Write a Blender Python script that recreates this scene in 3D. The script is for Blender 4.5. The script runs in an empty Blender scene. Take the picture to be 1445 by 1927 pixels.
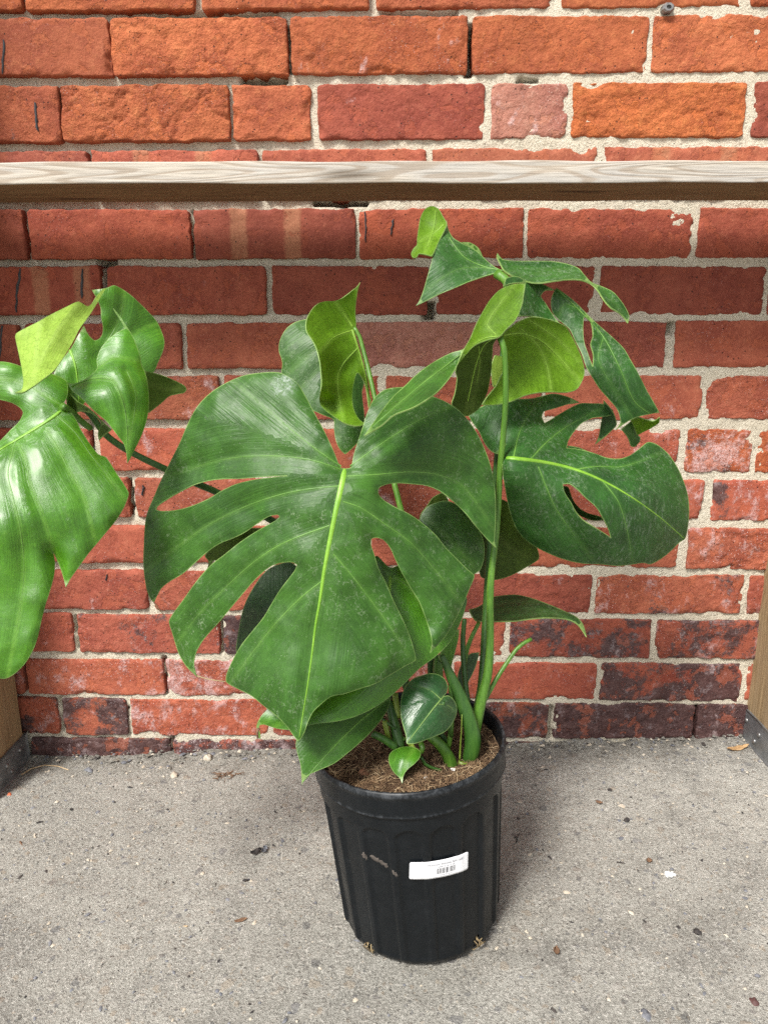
import bpy, math, random
import numpy as np
from mathutils import Vector, Matrix, Euler
from mathutils.geometry import delaunay_2d_cdt

R = math.radians
SC = bpy.context.scene
COL = SC.collection

# ------------------------------------------------------------------ camera
F_PX, CX, CY = 1391.0, 722.5, 963.5          # focal length and centre in photo pixels
D_CAM, H_CAM, PITCH, YAW = 0.972, 0.585, 13.4, 0.75
cam = bpy.data.cameras.new('camera')
cam.sensor_fit = 'HORIZONTAL'; cam.sensor_width = 36.0
cam.lens = F_PX / 1445.0 * 36.0
cam.clip_start = 0.01; cam.clip_end = 500
camo = bpy.data.objects.new('camera', cam); COL.objects.link(camo)
camo.location = (0, -D_CAM, H_CAM)
camo.rotation_euler = (R(90 - PITCH), 0, R(YAW))
SC.camera = camo
CAM_R = np.array(Euler((R(90 - PITCH), 0, R(YAW))).to_matrix())
CAM_P = np.array([0, -D_CAM, H_CAM])

# ------------------------------------------------------------------ light
SUN_EL, SUN_AZ = 51.0, -34.0                 # azimuth seen from the wall: negative = from the left
w = bpy.data.worlds.new('World'); SC.world = w; w.use_nodes = True
wn = w.node_tree.nodes; wl = w.node_tree.links; wn.clear()
sky = wn.new('ShaderNodeTexSky'); sky.sky_type = 'NISHITA'; sky.sun_disc = False
sky.sun_elevation = R(SUN_EL); sky.sun_rotation = R(180 - SUN_AZ)
sky.air_density = 1.0; sky.dust_density = 3.0; sky.ozone_density = 1.0
hs = wn.new('ShaderNodeHueSaturation'); hs.inputs['Saturation'].default_value = 0.16
bg = wn.new('ShaderNodeBackground'); bg.inputs['Strength'].default_value = 0.098
wo = wn.new('ShaderNodeOutputWorld')
wl.new(sky.outputs[0], hs.inputs['Color']); wl.new(hs.outputs[0], bg.inputs[0]); wl.new(bg.outputs[0], wo.inputs[0])
sl = bpy.data.lights.new('sun', 'SUN'); sl.energy = 2.9; sl.angle = R(15); sl.color = (1.0, 0.965, 0.91)
so = bpy.data.objects.new('sun', sl); COL.objects.link(so)
sd = Vector((math.sin(R(SUN_AZ)) * math.cos(R(SUN_EL)), -math.cos(R(SUN_AZ)) * math.cos(R(SUN_EL)), math.sin(R(SUN_EL))))
so.rotation_euler = sd.to_track_quat('Z', 'Y').to_euler(); so.location = sd * 5
SC.view_settings.view_transform = 'Standard'; SC.view_settings.look = 'None'
SC.view_settings.gamma = 1.0; SC.view_settings.use_curve_mapping = False
SC.view_settings.exposure = 0.9
SC.cycles.use_denoising = False
SC.cycles.max_bounces = 6; SC.cycles.transmission_bounces = 6
SC.cycles.use_adaptive_sampling = False

# ------------------------------------------------------------------ helpers
def at(px, py, d):
    """photo pixel -> world point at distance d in front of the wall plane (y = 0)"""
    px = np.asarray(px, float); py = np.asarray(py, float); d = np.asarray(d, float)
    v = np.stack([(px - CX) / F_PX, -(py - CY) / F_PX, -np.ones(np.broadcast(px, py).shape)], -1) @ CAM_R.T
    t = (-d - CAM_P[1]) / v[..., 1]
    return CAM_P + v * t[..., None]
def to_px(P):
    v = (np.asarray(P, float) - CAM_P) @ CAM_R
    return np.stack([CX + F_PX * v[..., 0] / -v[..., 2], CY - F_PX * v[..., 1] / -v[..., 2]], -1)
_gl = at(200, 1424, 0.0); _gr = at(1300, 1391, 0.0)
G_SL = (_gr[2] - _gl[2]) / (_gr[0] - _gl[0]); G_0 = _gl[2] - G_SL * _gl[0]
def gz(x): return G_0 + G_SL * x
def ground_at(px, py):
    v = np.array([(px - CX) / F_PX, -(py - CY) / F_PX, -1.0]) @ CAM_R.T
    t = (G_0 + G_SL * CAM_P[0] - CAM_P[2]) / (v[2] - G_SL * v[0])
    return CAM_P + v * t

def _h(ix, iy, s):
    n = (ix.astype(np.int64) * 374761393 + iy.astype(np.int64) * 668265263 + int(s) * 974634777) & 0x7fffffff
    n = ((n ^ (n >> 13)) * 1274126177) & 0x7fffffff
    n = (n ^ (n >> 16)) & 0xffff
    return n / 32767.5 - 1.0
def vn(x, y, s=0):
    x = np.asarray(x, float); y = np.asarray(y, float)
    ix = np.floor(x); iy = np.floor(y); fx = x - ix; fy = y - iy
    fx = fx * fx * (3 - 2 * fx); fy = fy * fy * (3 - 2 * fy)
    a = _h(ix, iy, s); b = _h(ix + 1, iy, s); c = _h(ix, iy + 1, s); d = _h(ix + 1, iy + 1, s)
    return (a * (1 - fx) + b * fx) * (1 - fy) + (c * (1 - fx) + d * fx) * fy
def fbm(x, y, s=0, o=4, g=0.5):
    t = 0; a = 1.0; n = 0
    for k in range(o):
        t = t + a * vn(x * 2 ** k + 17.3 * k, y * 2 ** k - 9.1 * k, s + k); n += a; a *= g
    return t / n

def mesh_obj(name, verts, faces, mats, parent=None, smooth=True, mi=None, attrs=None, loc=None):
    me = bpy.data.meshes.new(name)
    me.from_pydata([tuple(map(float, v)) for v in verts], [], [tuple(int(i) for i in f) for f in faces])
    for m in (mats if isinstance(mats, (list, tuple)) else [mats]): me.materials.append(m)
    if smooth: me.polygons.foreach_set('use_smooth', [True] * len(me.polygons))
    if mi is not None: me.polygons.foreach_set('material_index', [int(i) for i in mi])
    for k, a in (attrs or {}).items():
        at_ = me.attributes.new(k, 'FLOAT', 'POINT'); at_.data.foreach_set('value', np.asarray(a, np.float32))
    me.update()
    o = bpy.data.objects.new(name, me); COL.objects.link(o)
    if parent is not None:
        o.parent = parent
    if loc is not None: o.location = loc
    return o
def empty(name, loc=(0, 0, 0), rot=(0, 0, 0)):
    o = bpy.data.objects.new(name, None); COL.objects.link(o); o.location = loc; o.rotation_euler = rot
    o.empty_display_size = 0.05
    return o
def tag(o, label=None, cat=None, group=None, kind=None):
    if label: o['label'] = label
    if cat: o['category'] = cat
    if group: o['group'] = group
    if kind: o['kind'] = kind
    return o
def grid_faces(nu, nv, off=0, wrap=False):
    f = []
    for j in range(nv - 1):
        for i in range(nu if wrap else nu - 1):
            i2 = (i + 1) % nu
            f.append((off + j * nu + i, off + j * nu + i2, off + (j + 1) * nu + i2, off + (j + 1) * nu + i))
    return f

# ------------------------------------------------------------------ materials
class NT:
    def __init__(s, name):
        s.m = bpy.data.materials.new(name); s.m.use_nodes = True
        s.t = s.m.node_tree; s.t.nodes.clear()
        s.out = s.n('ShaderNodeOutputMaterial')
    def n(s, typ, **kw):
        x = s.t.nodes.new(typ)
        for k, v in kw.items(): setattr(x, k, v)
        return x
    def l(s, a, b): s.t.links.new(a, b)
    def val(s, inp, v):
        if hasattr(v, 'is_linked') or isinstance(v, bpy.types.NodeSocket): s.l(v, inp)
        else: inp.default_value = v
    def tex(s, kind='Object'):
        return s.n('ShaderNodeTexCoord').outputs[kind]
    def mapping(s, vec, scale=(1, 1, 1), loc=(0, 0, 0), rot=(0, 0, 0)):
        m = s.n('ShaderNodeMapping'); s.val(m.inputs['Vector'], vec)
        m.inputs['Scale'].default_value = scale; m.inputs['Location'].default_value = loc; m.inputs['Rotation'].default_value = rot
        return m.outputs[0]
    def noise(s, vec, scale, detail=6, rough=0.6, dist=0.0, col=False):
        x = s.n('ShaderNodeTexNoise'); s.val(x.inputs['Vector'], vec); x.inputs['Scale'].default_value = scale
        x.inputs['Detail'].default_value = detail; x.inputs['Roughness'].default_value = rough; x.inputs['Distortion'].default_value = dist
        return x.outputs['Color' if col else 'Fac']
    def voro(s, vec, scale, feature='F1', out='Distance', rnd=1.0):
        x = s.n('ShaderNodeTexVoronoi', feature=feature); s.val(x.inputs['Vector'], vec); x.inputs['Scale'].default_value = scale
        x.inputs['Randomness'].default_value = rnd
        return x.outputs[out]
    def ramp(s, fac, a, b, lo=0.0, hi=1.0):
        x = s.n('ShaderNodeMapRange', interpolation_type='SMOOTHSTEP'); s.val(x.inputs['Value'], fac)
        s.val(x.inputs['From Min'], a); s.val(x.inputs['From Max'], b)
        s.val(x.inputs['To Min'], lo); s.val(x.inputs['To Max'], hi)
        return x.outputs[0]
    def math(s, op, a, b=0.0, clamp=False):
        x = s.n('ShaderNodeMath', operation=op, use_clamp=clamp); s.val(x.inputs[0], a); s.val(x.inputs[1], b)
        return x.outputs[0]
    def mix(s, fac, a, b, mode='MIX'):
        x = s.n('ShaderNodeMix', data_type='RGBA', blend_type=mode)
        s.val(x.inputs[0], fac); s.val(x.inputs[6], a if not isinstance(a, tuple) else (*a, 1)[:4]); s.val(x.inputs[7], b if not isinstance(b, tuple) else (*b, 1)[:4])
        return x.outputs[2]
    def attr(s, name, typ='GEOMETRY', out='Fac'):
        x = s.n('ShaderNodeAttribute', attribute_type=typ, attribute_name=name)
        return x.outputs[out]
    def bump(s, h, strength, dist, prev=None):
        x = s.n('ShaderNodeBump'); s.val(x.inputs['Height'], h); x.inputs['Strength'].default_value = strength; x.inputs['Distance'].default_value = dist
        if prev is not None: s.l(prev, x.inputs['Normal'])
        return x.outputs[0]
    def bsdf(s, color, rough=0.6, normal=None, spec=0.5, metal=0.0, coat=0.0):
        b = s.n('ShaderNodeBsdfPrincipled')
        s.val(b.inputs['Base Color'], color if not isinstance(color, tuple) else (*color, 1)[:4])
        s.val(b.inputs['Roughness'], rough); b.inputs['Specular IOR Level'].default_value = spec
        b.inputs['Metallic'].default_value = metal; b.inputs['Coat Weight'].default_value = coat; b.inputs['Coat Roughness'].default_value = .24
        if normal is not None: s.l(normal, b.inputs['Normal'])
        return b.outputs[0]
    def done(s, sh): s.l(sh, s.out.inputs['Surface']); return s.m

def off_coords(nt):
    """object coordinates shifted by a random amount per object"""
    oi = nt.n('ShaderNodeObjectInfo'); v = nt.n('ShaderNodeVectorMath', operation='MULTIPLY_ADD')
    c = nt.n('ShaderNodeCombineXYZ')
    for i in range(3): nt.l(oi.outputs['Random'], c.inputs[i])
    nt.l(c.outputs[0], v.inputs[0]); v.inputs[1].default_value = (37.0, 61.0, 23.0); nt.l(nt.tex(), v.inputs[2])
    return v.outputs[0]

def mat_brick():
    n = NT('fired_brick'); P = off_coords(n); O = n.tex()
    tint = n.attr('tint', 'OBJECT', 'Color'); dark = n.attr('dark', 'OBJECT'); white = n.attr('white', 'OBJECT'); rgh = n.attr('coarse', 'OBJECT')
    b1 = n.attr('band_a', 'OBJECT'); b2 = n.attr('band_b', 'OBJECT')
    big = n.noise(P, 19, 4, .62); fine = n.noise(P, 330, 4, .8); mid = n.noise(P, 85, 5, .72)
    c = n.mix(n.ramp(big, .36, .66, 0, .85), tint, n.mix(1.0, tint, (.66, .52, .56), 'MULTIPLY'))
    c = n.mix(n.ramp(mid, .50, .72, 0, .55), c, n.mix(1.0, tint, (1.3, 1.65, 1.7), 'MULTIPLY'))
    c = n.mix(n.ramp(mid, .46, .30, 0, .55), c, n.mix(1.0, tint, (.55, .42, .42), 'MULTIPLY'))
    c = n.mix(n.ramp(fine, .52, .70, 0, .45), c, n.mix(1.0, tint, (1.5, 2.1, 2.4), 'MULTIPLY'))
    c = n.mix(n.ramp(fine, .44, .28, 0, .6), c, n.mix(1.0, tint, (.4, .3, .3), 'MULTIPLY'))
    sx = n.n('ShaderNodeSeparateXYZ'); n.l(O, sx.inputs[0])
    wob = n.math('MULTIPLY', n.math('SUBTRACT', mid, .5), .010)
    for b in (b1, b2):
        dx = n.math('ABSOLUTE', n.math('SUBTRACT', n.math('ADD', sx.outputs[0], wob), b))
        c = n.mix(n.math('MULTIPLY', n.ramp(dx, .013, .007, 0, .62), n.ramp(fine, .3, .6, .5, 1.0)), c, (.40, .19, .10))
    # soot and weathering, patchy with broken edges
    pn = n.math('ADD', n.math('MULTIPLY', n.noise(P, 17, 6, .68, .3), .70), n.math('MULTIPLY', n.math('ADD', mid, fine), .15))
    dm = n.ramp(n.math('ADD', pn, n.math('SUBTRACT', dark, .5)), .505, .565)
    dc = n.mix(n.ramp(mid, .35, .65), (.013, .013, .017), (.060, .042, .044))
    dc = n.mix(n.ramp(fine, .56, .70, 0, .6), dc, (.24, .20, .20))
    dc = n.mix(n.ramp(n.noise(P, 55, 4, .7), .56, .66, 0, .5), dc, (.26, .235, .25))
    c = n.mix(n.math('MULTIPLY', dm, .86), c, dc)
    # lime bloom: thin film in patches plus specks
    fm = n.noise(n.mapping(P, (1, 1, .7), (3.1, 7.7, 1.9)), 34, 5, .72, .3)
    film = n.ramp(n.math('ADD', fm, n.math('MULTIPLY', white, .30)), .72, .86)
    c = n.mix(n.math('MULTIPLY', film, n.ramp(fine, .30, .62, .05, .62)), c, (.60, .47, .47))
    sp = n.math('MULTIPLY', n.ramp(n.voro(P, 330), .20, .10), n.ramp(n.math('ADD', big, n.math('MULTIPLY', white, .25)), .56, .72))
    c = n.mix(n.math('MULTIPLY', sp, n.math('ADD', n.math('MULTIPLY', white, .9), .2)), c, (.70, .60, .58))
    pit = n.math('MULTIPLY', n.ramp(n.voro(P, 140), .15, .08), n.ramp(n.noise(P, 31, 1), .48, .56))
    c = n.mix(n.math('MULTIPLY', pit, .85), c, (.03, .016, .014))
    flake = n.ramp(n.noise(P, 38, 6, .66, .2), .545, .575)
    c = n.mix(n.math('MULTIPLY', flake, .40), c, n.mix(1.0, tint, (1.25, 1.25, 1.05), 'MULTIPLY'))
    geo = n.n('ShaderNodeNewGeometry').outputs['Position']
    wst = n.noise(n.mapping(geo, (1, 1, .6)), 4.2, 4, .6)
    c = n.mix(n.ramp(wst, .52, .70, 0, .42), c, n.mix(1.0, c, (.55, .50, .50), 'MULTIPLY'))
    h = n.math('MULTIPLY', n.math('ADD', mid, n.math('MULTIPLY', n.noise(P, 190, 4, .7), .8)), n.math('ADD', n.math('MULTIPLY', rgh, 1.6), .26))
    h = n.math('ADD', h, n.math('ADD', n.math('MULTIPLY', pit, -.8), n.math('MULTIPLY', fine, n.math('ADD', n.math('MULTIPLY', rgh, .3), .2))))
    h = n.math('ADD', h, n.math('MULTIPLY', film, .15)); h = n.math('SUBTRACT', h, n.math('MULTIPLY', flake, n.math('ADD', n.math('MULTIPLY', rgh, .35), .12)))
    return n.done(n.bsdf(c, n.ramp(n.math('MAXIMUM', dm, film), 0, 1, .85, .50), n.bump(h, 1.0, .0022), .4))
def mat_mortar():
    n = NT('sandy_mortar'); P = n.tex()
    f = n.noise(P, 360, 4, .78)
    c = n.mix(n.noise(P, 9, 3), (.60, .535, .41), (.76, .70, .57))
    c = n.mix(n.ramp(f, .53, .68, 0, .8), c, (.80, .75, .65))
    c = n.mix(n.ramp(f, .45, .31, 0, .85), c, (.20, .16, .12))
    c = n.mix(n.math('MULTIPLY', n.ramp(n.voro(P, 190), .17, .08), n.ramp(n.noise(P, 60, 1), .48, .56)), c, (.07, .06, .055))
    c = n.mix(n.ramp(n.noise(n.mapping(P, (1, 1, .6)), 4.2, 4, .6), .52, .72, 0, .4), c, n.mix(1.0, c, (.55, .50, .46), 'MULTIPLY'))
    h = n.math('ADD', n.noise(P, 230, 4, .8), n.math('MULTIPLY', f, .8))
    return n.done(n.bsdf(c, .95, n.bump(h, 1.0, .0035), .2))
def mat_concrete():
    n = NT('weathered_concrete'); P = n.tex()
    c = n.mix(n.ramp(n.noise(P, 3.2, 3, .6), .35, .68), (.415, .403, .357), (.53, .513, .456))
    c = n.mix(n.ramp(n.noise(P, 7, 5, .7), .48, .70, 0, .6), c, (.23, .222, .20))
    g1 = n.noise(P, 340, 4, .85); g2 = n.noise(P, 700, 2, .7)
    c = n.mix(n.ramp(g1, .51, .66, 0, .85), c, (.82, .78, .71))
    c = n.mix(n.ramp(g1, .47, .33, 0, .92), c, (.12, .105, .092))
    c = n.mix(n.ramp(g2, .45, .3, 0, .5), c, (.10, .09, .08))
    # aggregate stones, each cell with its own colour
    wob = n.mix(.012, P, n.noise(P, 90, 2, col=True))
    for sc, th, cut in ((62, .36, .36), (120, .38, .42), (215, .42, .5)):
        x = n.n('ShaderNodeTexVoronoi'); n.l(wob, x.inputs['Vector']); x.inputs['Scale'].default_value = sc
        s1 = n.n('ShaderNodeSeparateColor'); n.l(x.outputs['Color'], s1.inputs[0])
        on = n.math('MULTIPLY', n.ramp(x.outputs['Distance'], th, th - .08), n.math('GREATER_THAN', s1.outputs[0], 1 - cut * .42))
        rp = n.n('ShaderNodeValToRGB'); n.l(s1.outputs[1], rp.inputs[0])
        e = rp.color_ramp.elements; e[0].color = (.055, .057, .065, 1); e[1].color = (.60, .57, .52, 1)
        for p, col in ((.22, (.17, .17, .19, 1)), (.45, (.36, .28, .20, 1)), (.65, (.50, .42, .32, 1))):
            y = e.new(p); y.color = col
        c = n.mix(n.math('MULTIPLY', on, .48), c, rp.outputs[0])
        g1 = n.math('ADD', g1, n.math('MULTIPLY', on, .12))
    c = n.mix(n.ramp(n.noise(P, 2.1, 5, .65, .4), .54, .68, 0, .42), c, n.mix(1.0, c, (.60, .57, .53), 'MULTIPLY'))
    sy = n.n('ShaderNodeSeparateXYZ'); n.l(P, sy.inputs[0])           # dirt gathered along the foot of the wall
    dirt = n.math('MULTIPLY', n.ramp(n.math('ADD', sy.outputs[1], n.math('MULTIPLY', n.math('SUBTRACT', n.noise(P, 11, 4, .65), .5), .14)), -.075, -.008), n.ramp(n.noise(P, 120, 4, .75), .38, .62, .25, .85))
    c = n.mix(n.math('MULTIPLY', dirt, .7), c, (.105, .088, .068))
    h = n.math('ADD', g1, n.math('MULTIPLY', g2, .45))
    return n.done(n.bsdf(c, .93, n.bump(h, 1.0, .0050), .25))
def mat_wood(name, pale, brown, grey, ax=0):
    n = NT(name); P = n.tex()
    def st(l, a): v = [a, a, a]; v[ax] = l; return tuple(v)
    v = n.noise(n.mapping(P, st(1.3, 22)), 1.0, 2, .5, .7)
    ring = n.math('ADD', n.math('MULTIPLY', n.math('SINE', n.math('MULTIPLY', v, 125.0)), .5), .5)
    fib = n.noise(n.mapping(P, st(14, 420)), 1.0, 4, .7)
    c = n.mix(n.ramp(n.noise(n.mapping(P, st(5, 30)), 1.0, 3, .6), .35, .65), pale, grey)
    c = n.mix(n.ramp(ring, .55, .98, 0, .6), c, brown)
    c = n.mix(n.ramp(fib, .50, .72, 0, .45), c, tuple(x * .5 for x in brown))
    c = n.mix(n.ramp(fib, .45, .28, 0, .35), c, tuple(min(.9, x * 1.35) for x in pale))
    kn = n.voro(n.mapping(P, st(3.2, 17)), 1.0)
    c = n.mix(n.ramp(kn, .16, .05, 0, .8), c, tuple(x * .4 for x in brown))
    h = n.math('ADD', n.math('MULTIPLY', ring, -.25), fib)
    return n.done(n.bsdf(c, .82, n.bump(h, .7, .0012), .3))
def mat_simple(name, a, b, scale, rough=.6, bump=.0, bscale=300, spec=.5, metal=0.0, bd=.001):
    n = NT(name); P = n.tex()
    c = n.mix(n.ramp(n.noise(P, scale, 5, .65), .35, .68), a, b)
    nb = n.bump(n.noise(P, bscale, 5, .7), bump, bd) if bump else None
    return n.done(n.bsdf(c, rough, nb, spec, metal))
def mat_leaf(name, a, b, vein, stain=0.5, trans=0.25, rough=.36, under=False, tcol=None, dusty=0.0, peb=0.35, coat=0.0, spec=.5, scuff=None):
    n = NT(name); P = n.tex()
    vd = n.attr('vd'); vl = n.attr('vl'); ed = n.attr('ed')
    cv = n.n('ShaderNodeCombineXYZ'); n.l(vd, cv.inputs[0]); n.l(n.math('MULTIPLY', vl, .05), cv.inputs[1])
    st = n.noise(cv.outputs[0], .55, 3, .6)
    c = n.mix(n.ramp(n.noise(P, 17, 4, .55), .3, .7), a, b)
    c = n.mix(n.ramp(st, .52, .70, 0, .30), c, tuple(min(1, x * 1.7 + .01) for x in b))
    c = n.mix(n.ramp(st, .46, .30, 0, .28), c, tuple(x * .55 for x in a))
    c = n.mix(n.ramp(vd, 3.2, .2, 0, .42), c, vein)
    mot = n.noise(P, 240, 6, .75)
    c = n.mix(n.ramp(mot, .53, .72, 0, .34), c, vein)
    c = n.mix(n.ramp(mot, .47, .30, 0, .40), c, tuple(x * .5 for x in a))
    pat = n.noise(P, 48, 4, .65)
    c = n.mix(n.ramp(pat, .50, .68, 0, .38), c, tuple(x * 1.45 for x in b)); c = n.mix(n.ramp(pat, .47, .30, 0, .42), c, tuple(x * .62 for x in a))
    h = n.math('MULTIPLY', n.noise(P, 150, 4, .6), .5)
    h = n.math('ADD', h, n.math('MULTIPLY', st, 1.2 if not under else .6))
    h = n.math('ADD', h, n.math('MULTIPLY', mot, peb))
    if under:                                    # net of fine dark veins on the underside
        nv = n.voro(n.mix(.02, P, n.noise(P, 60, 3, col=True)), 105, 'DISTANCE_TO_EDGE')
        c = n.mix(n.ramp(nv, .06, .0, 0, .40), c, tuple(x * .5 for x in a))
    rg = n.ramp(n.noise(P, 30, 4), .3, .7, rough - .05, rough + .09)
    if stain > 0:                                # dried water marks: broken pale rings and specks
        wv = n.mix(.010, P, n.noise(P, 210, 4, .7, 0, True))
        ring = n.ramp(n.voro(wv, 210, 'DISTANCE_TO_EDGE'), .050, .012)
        msk = n.math('MULTIPLY', n.ramp(n.noise(P, 130, 3, .6), .49, .60), n.ramp(n.noise(P, 13, 3), .36, .62))
        sm = n.math('MULTIPLY', ring, msk)
        spk = n.math('MULTIPLY', n.ramp(n.voro(P, 300), .16, .09), n.ramp(n.noise(P, 50, 3), .50, .62))
        sm = n.math('ADD', n.math('MULTIPLY', sm, .9 * stain), n.math('MULTIPLY', spk, .7 * stain), True)
        c = n.mix(sm, c, (.34, .42, .27))
        rg = n.math('ADD', rg, n.math('MULTIPLY', sm, .3))
    if scuff is not None:                        # one dried whitish residue mark
        dv = n.n('ShaderNodeVectorMath', operation='DISTANCE'); n.l(P, dv.inputs[0]); dv.inputs[1].default_value = scuff
        sc_ = n.math('MULTIPLY', n.ramp(dv.outputs['Value'], .017, .004), n.ramp(n.noise(P, 160, 6, .8, 1.5), .44, .66))
        c = n.mix(n.math('MULTIPLY', sc_, .75), c, (.55, .60, .58)); rg = n.math('ADD', rg, n.math('MULTIPLY', sc_, .3))
    if dusty > 0:
        ds = n.math('MULTIPLY', n.ramp(n.noise(n.mapping(P, (150, 150, 45), rot=(.3, .6, .5)), 2.2, 6, .8, .9), .50, .72, 0, dusty), n.ramp(n.noise(P, 22, 3, .6), .36, .60))
        c = n.mix(ds, c, (.34, .40, .32)); rg = n.math('ADD', rg, n.math('MULTIPLY', ds, .35))
    c = n.mix(n.math('MULTIPLY', n.ramp(ed, .8, .3, 0, .7), n.ramp(pat, .30, .62, .35, 1.0)), c, (.25, .38, .11))      # pale leaf margin
    nb = n.bump(h, .35, .0014)
    s = n.bsdf(c, rg, nb, spec if not under else .25, 0, coat)
    tr = n.n('ShaderNodeBsdfTranslucent')
    n.val(tr.inputs['Color'], (*(tcol or (.40, .62, .06)), 1)); n.l(nb, tr.inputs['Normal'])
    mx = n.n('ShaderNodeMixShader'); mx.inputs[0].default_value = trans; n.l(s, mx.inputs[1]); n.l(tr.outputs[0], mx.inputs[2])
    return n.done(mx.outputs[0])
def mat_stalk(name, a, b):
    n = NT(name); P = n.tex()
    c = n.mix(n.ramp(n.noise(n.mapping(P, (260, 260, 18)), 1.0, 5, .7), .35, .7), a, b)
    c = n.mix(n.ramp(n.noise(P, 40, 5, .7), .58, .75, 0, .35), c, tuple(x * .45 for x in a))
    return n.done(n.bsdf(c, .42, n.bump(n.noise(n.mapping(P, (300, 300, 25)), 1, 4, .6), .3, .001), .5))
def mat_plastic():
    n = NT('black_pot_plastic'); P = n.tex()
    c = n.mix(n.ramp(n.noise(P, 25, 6, .7), .45, .75), (.004, .0056, .0072), (.0078, .010, .0122))
    sc = n.noise(n.mapping(P, (40, 40, 260)), 1.0, 6, .75)
    c = n.mix(n.ramp(sc, .60, .78, 0, .2), c, (.035, .038, .042))
    wear = n.math('MULTIPLY', n.attr('wear'), n.ramp(n.noise(P, 110, 8, .8), .42, .68))
    c = n.mix(wear, c, (.055, .06, .066))
    rg = n.ramp(n.noise(P, 40, 5), .3, .7, .34, .48)
    return n.done(n.bsdf(c, rg, n.bump(n.noise(P, 500, 5, .7), .15, .0006), .28))

M_BRICK = mat_brick(); M_MORTAR = mat_mortar(); M_CONC = mat_concrete()
M_PLANK = mat_wood('weathered_plank_wood', (.49, .44, .37), (.28, .215, .155), (.42, .395, .36))
M_POST = mat_wood('brown_post_wood', (.33, .235, .125), (.22, .145, .07), (.28, .20, .115), 2)
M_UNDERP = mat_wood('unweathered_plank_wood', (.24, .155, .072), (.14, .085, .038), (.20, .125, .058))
M_ZINC = mat_simple('galvanised_steel', (.20, .215, .225), (.33, .345, .355), 60, .5, .3, 240, .5, .75)
M_RUST = mat_simple('dull_bolt_steel', (.22, .22, .22), (.34, .33, .32), 200, .45, .2, 300, .5, .8)
M_POT = mat_plastic()
M_SOIL = mat_simple('coir_soil', (.036, .022, .014), (.115, .070, .041), 130, .95, 1.0, 260, .2, 0, .004)
M_FIBRE = mat_simple('coir_fibre', (.10, .055, .028), (.30, .19, .10), 45, .85)
M_FIBRE2 = mat_simple('pale_fibre', (.40, .28, .15), (.55, .42, .26), 45, .8)
M_PERL = mat_simple('white_perlite', (.72, .71, .68), (.8, .8, .78), 200, .8)
M_STICK = mat_simple('white_sticker_paper', (.80, .81, .84), (.84, .85, .87), 50, .55)
M_INK = mat_simple('black_ink', (.03, .03, .035), (.05, .05, .055), 200, .6)
M_INKG = mat_simple('grey_ink', (.14, .14, .16), (.20, .20, .22), 200, .6)
M_SMEAR = mat_simple('dried_mud', (.045, .038, .032), (.11, .092, .078), 160, .8, .4, 300)
M_ROOT = mat_simple('dry_root', (.17, .12, .06), (.30, .23, .12), 120, .8)
M_DRYLEAF = mat_simple('dry_leaf', (.30, .18, .08), (.46, .30, .15), 90, .75, .4, 200)
M_BARK = mat_simple('bark_brown', (.12, .065, .035), (.20, .11, .06), 200, .85, .5, 300)
M_DARKBIT = mat_simple('dark_debris', (.022, .02, .02), (.055, .045, .04), 200, .85, .5, 300)
M_SLATE = mat_simple('slate_pebble', (.10, .105, .12), (.20, .20, .215), 150, .8, .5, 300)
M_BEIGE = mat_simple('beige_pebble', (.40, .34, .26), (.52, .47, .39), 150, .8, .5, 300)
M_BRCRUMB = mat_simple('brick_crumb', (.50, .12, .05), (.55, .17, .08), 150, .9, .5, 300)
M_WHITE = mat_simple('white_paint_fleck', (.74, .74, .72), (.80, .80, .78), 200, .7)
M_TAR = mat_simple('black_paint_drip', (.022, .023, .027), (.045, .045, .05), 200, .55)
M_UP = mat_leaf('leaf_upper_dark', (.024, .080, .010), (.040, .120, .013), (.095, .205, .036), .55, .16, .42, spec=.38)
M_UPB = mat_leaf('leaf_upper_bright', (.044, .160, .006), (.072, .230, .010), (.17, .37, .04), .0, .26, .34, peb=1.0, coat=.28)
M_UPD = mat_leaf('leaf_upper_dusty', (.015, .062, .010), (.026, .100, .013), (.075, .18, .035), .5, .16, .44, dusty=.5, spec=.36)
M_UPK = mat_leaf('leaf_upper_deep', (.012, .045, .010), (.020, .068, .013), (.06, .14, .035), .3, .10, .34)
M_UN = mat_leaf('leaf_underside_bright', (.115, .235, .010), (.165, .32, .018), (.30, .46, .08), 0, .50, .5, True, (.48, .70, .07))
M_UNB = mat_leaf('leaf_underside_pale', (.36, .55, .07), (.43, .62, .11), (.50, .66, .18), 0, .45, .5, True, (.65, .85, .14))
M_UND = mat_leaf('leaf_underside_olive', (.045, .085, .010), (.068, .120, .014), (.14, .20, .04), 0, .38, .5, True, (.30, .38, .05))
M_RIM = mat_simple('leaf_margin', (.18, .30, .07), (.30, .42, .14), 60, .5)
M_MID = mat_simple('midrib_yellow_green', (.13, .30, .018), (.20, .39, .035), 60, .42, .3, 500)
M_MIDP = mat_simple('vein_pale_green', (.075, .185, .025), (.115, .25, .04), 60, .42, .2, 400)
M_VUN = mat_simple('underside_vein', (.14, .27, .018), (.20, .34, .035), 60, .5, .2, 400)
M_STEM = mat_stalk('stalk_green', (.048, .135, .010), (.10, .225, .024))
M_STEMD = mat_stalk('stalk_dark_green', (.022, .075, .009), (.045, .120, .015))
M_STEMY = mat_stalk('stalk_yellow_green', (.15, .22, .02), (.22, .31, .045))

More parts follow.
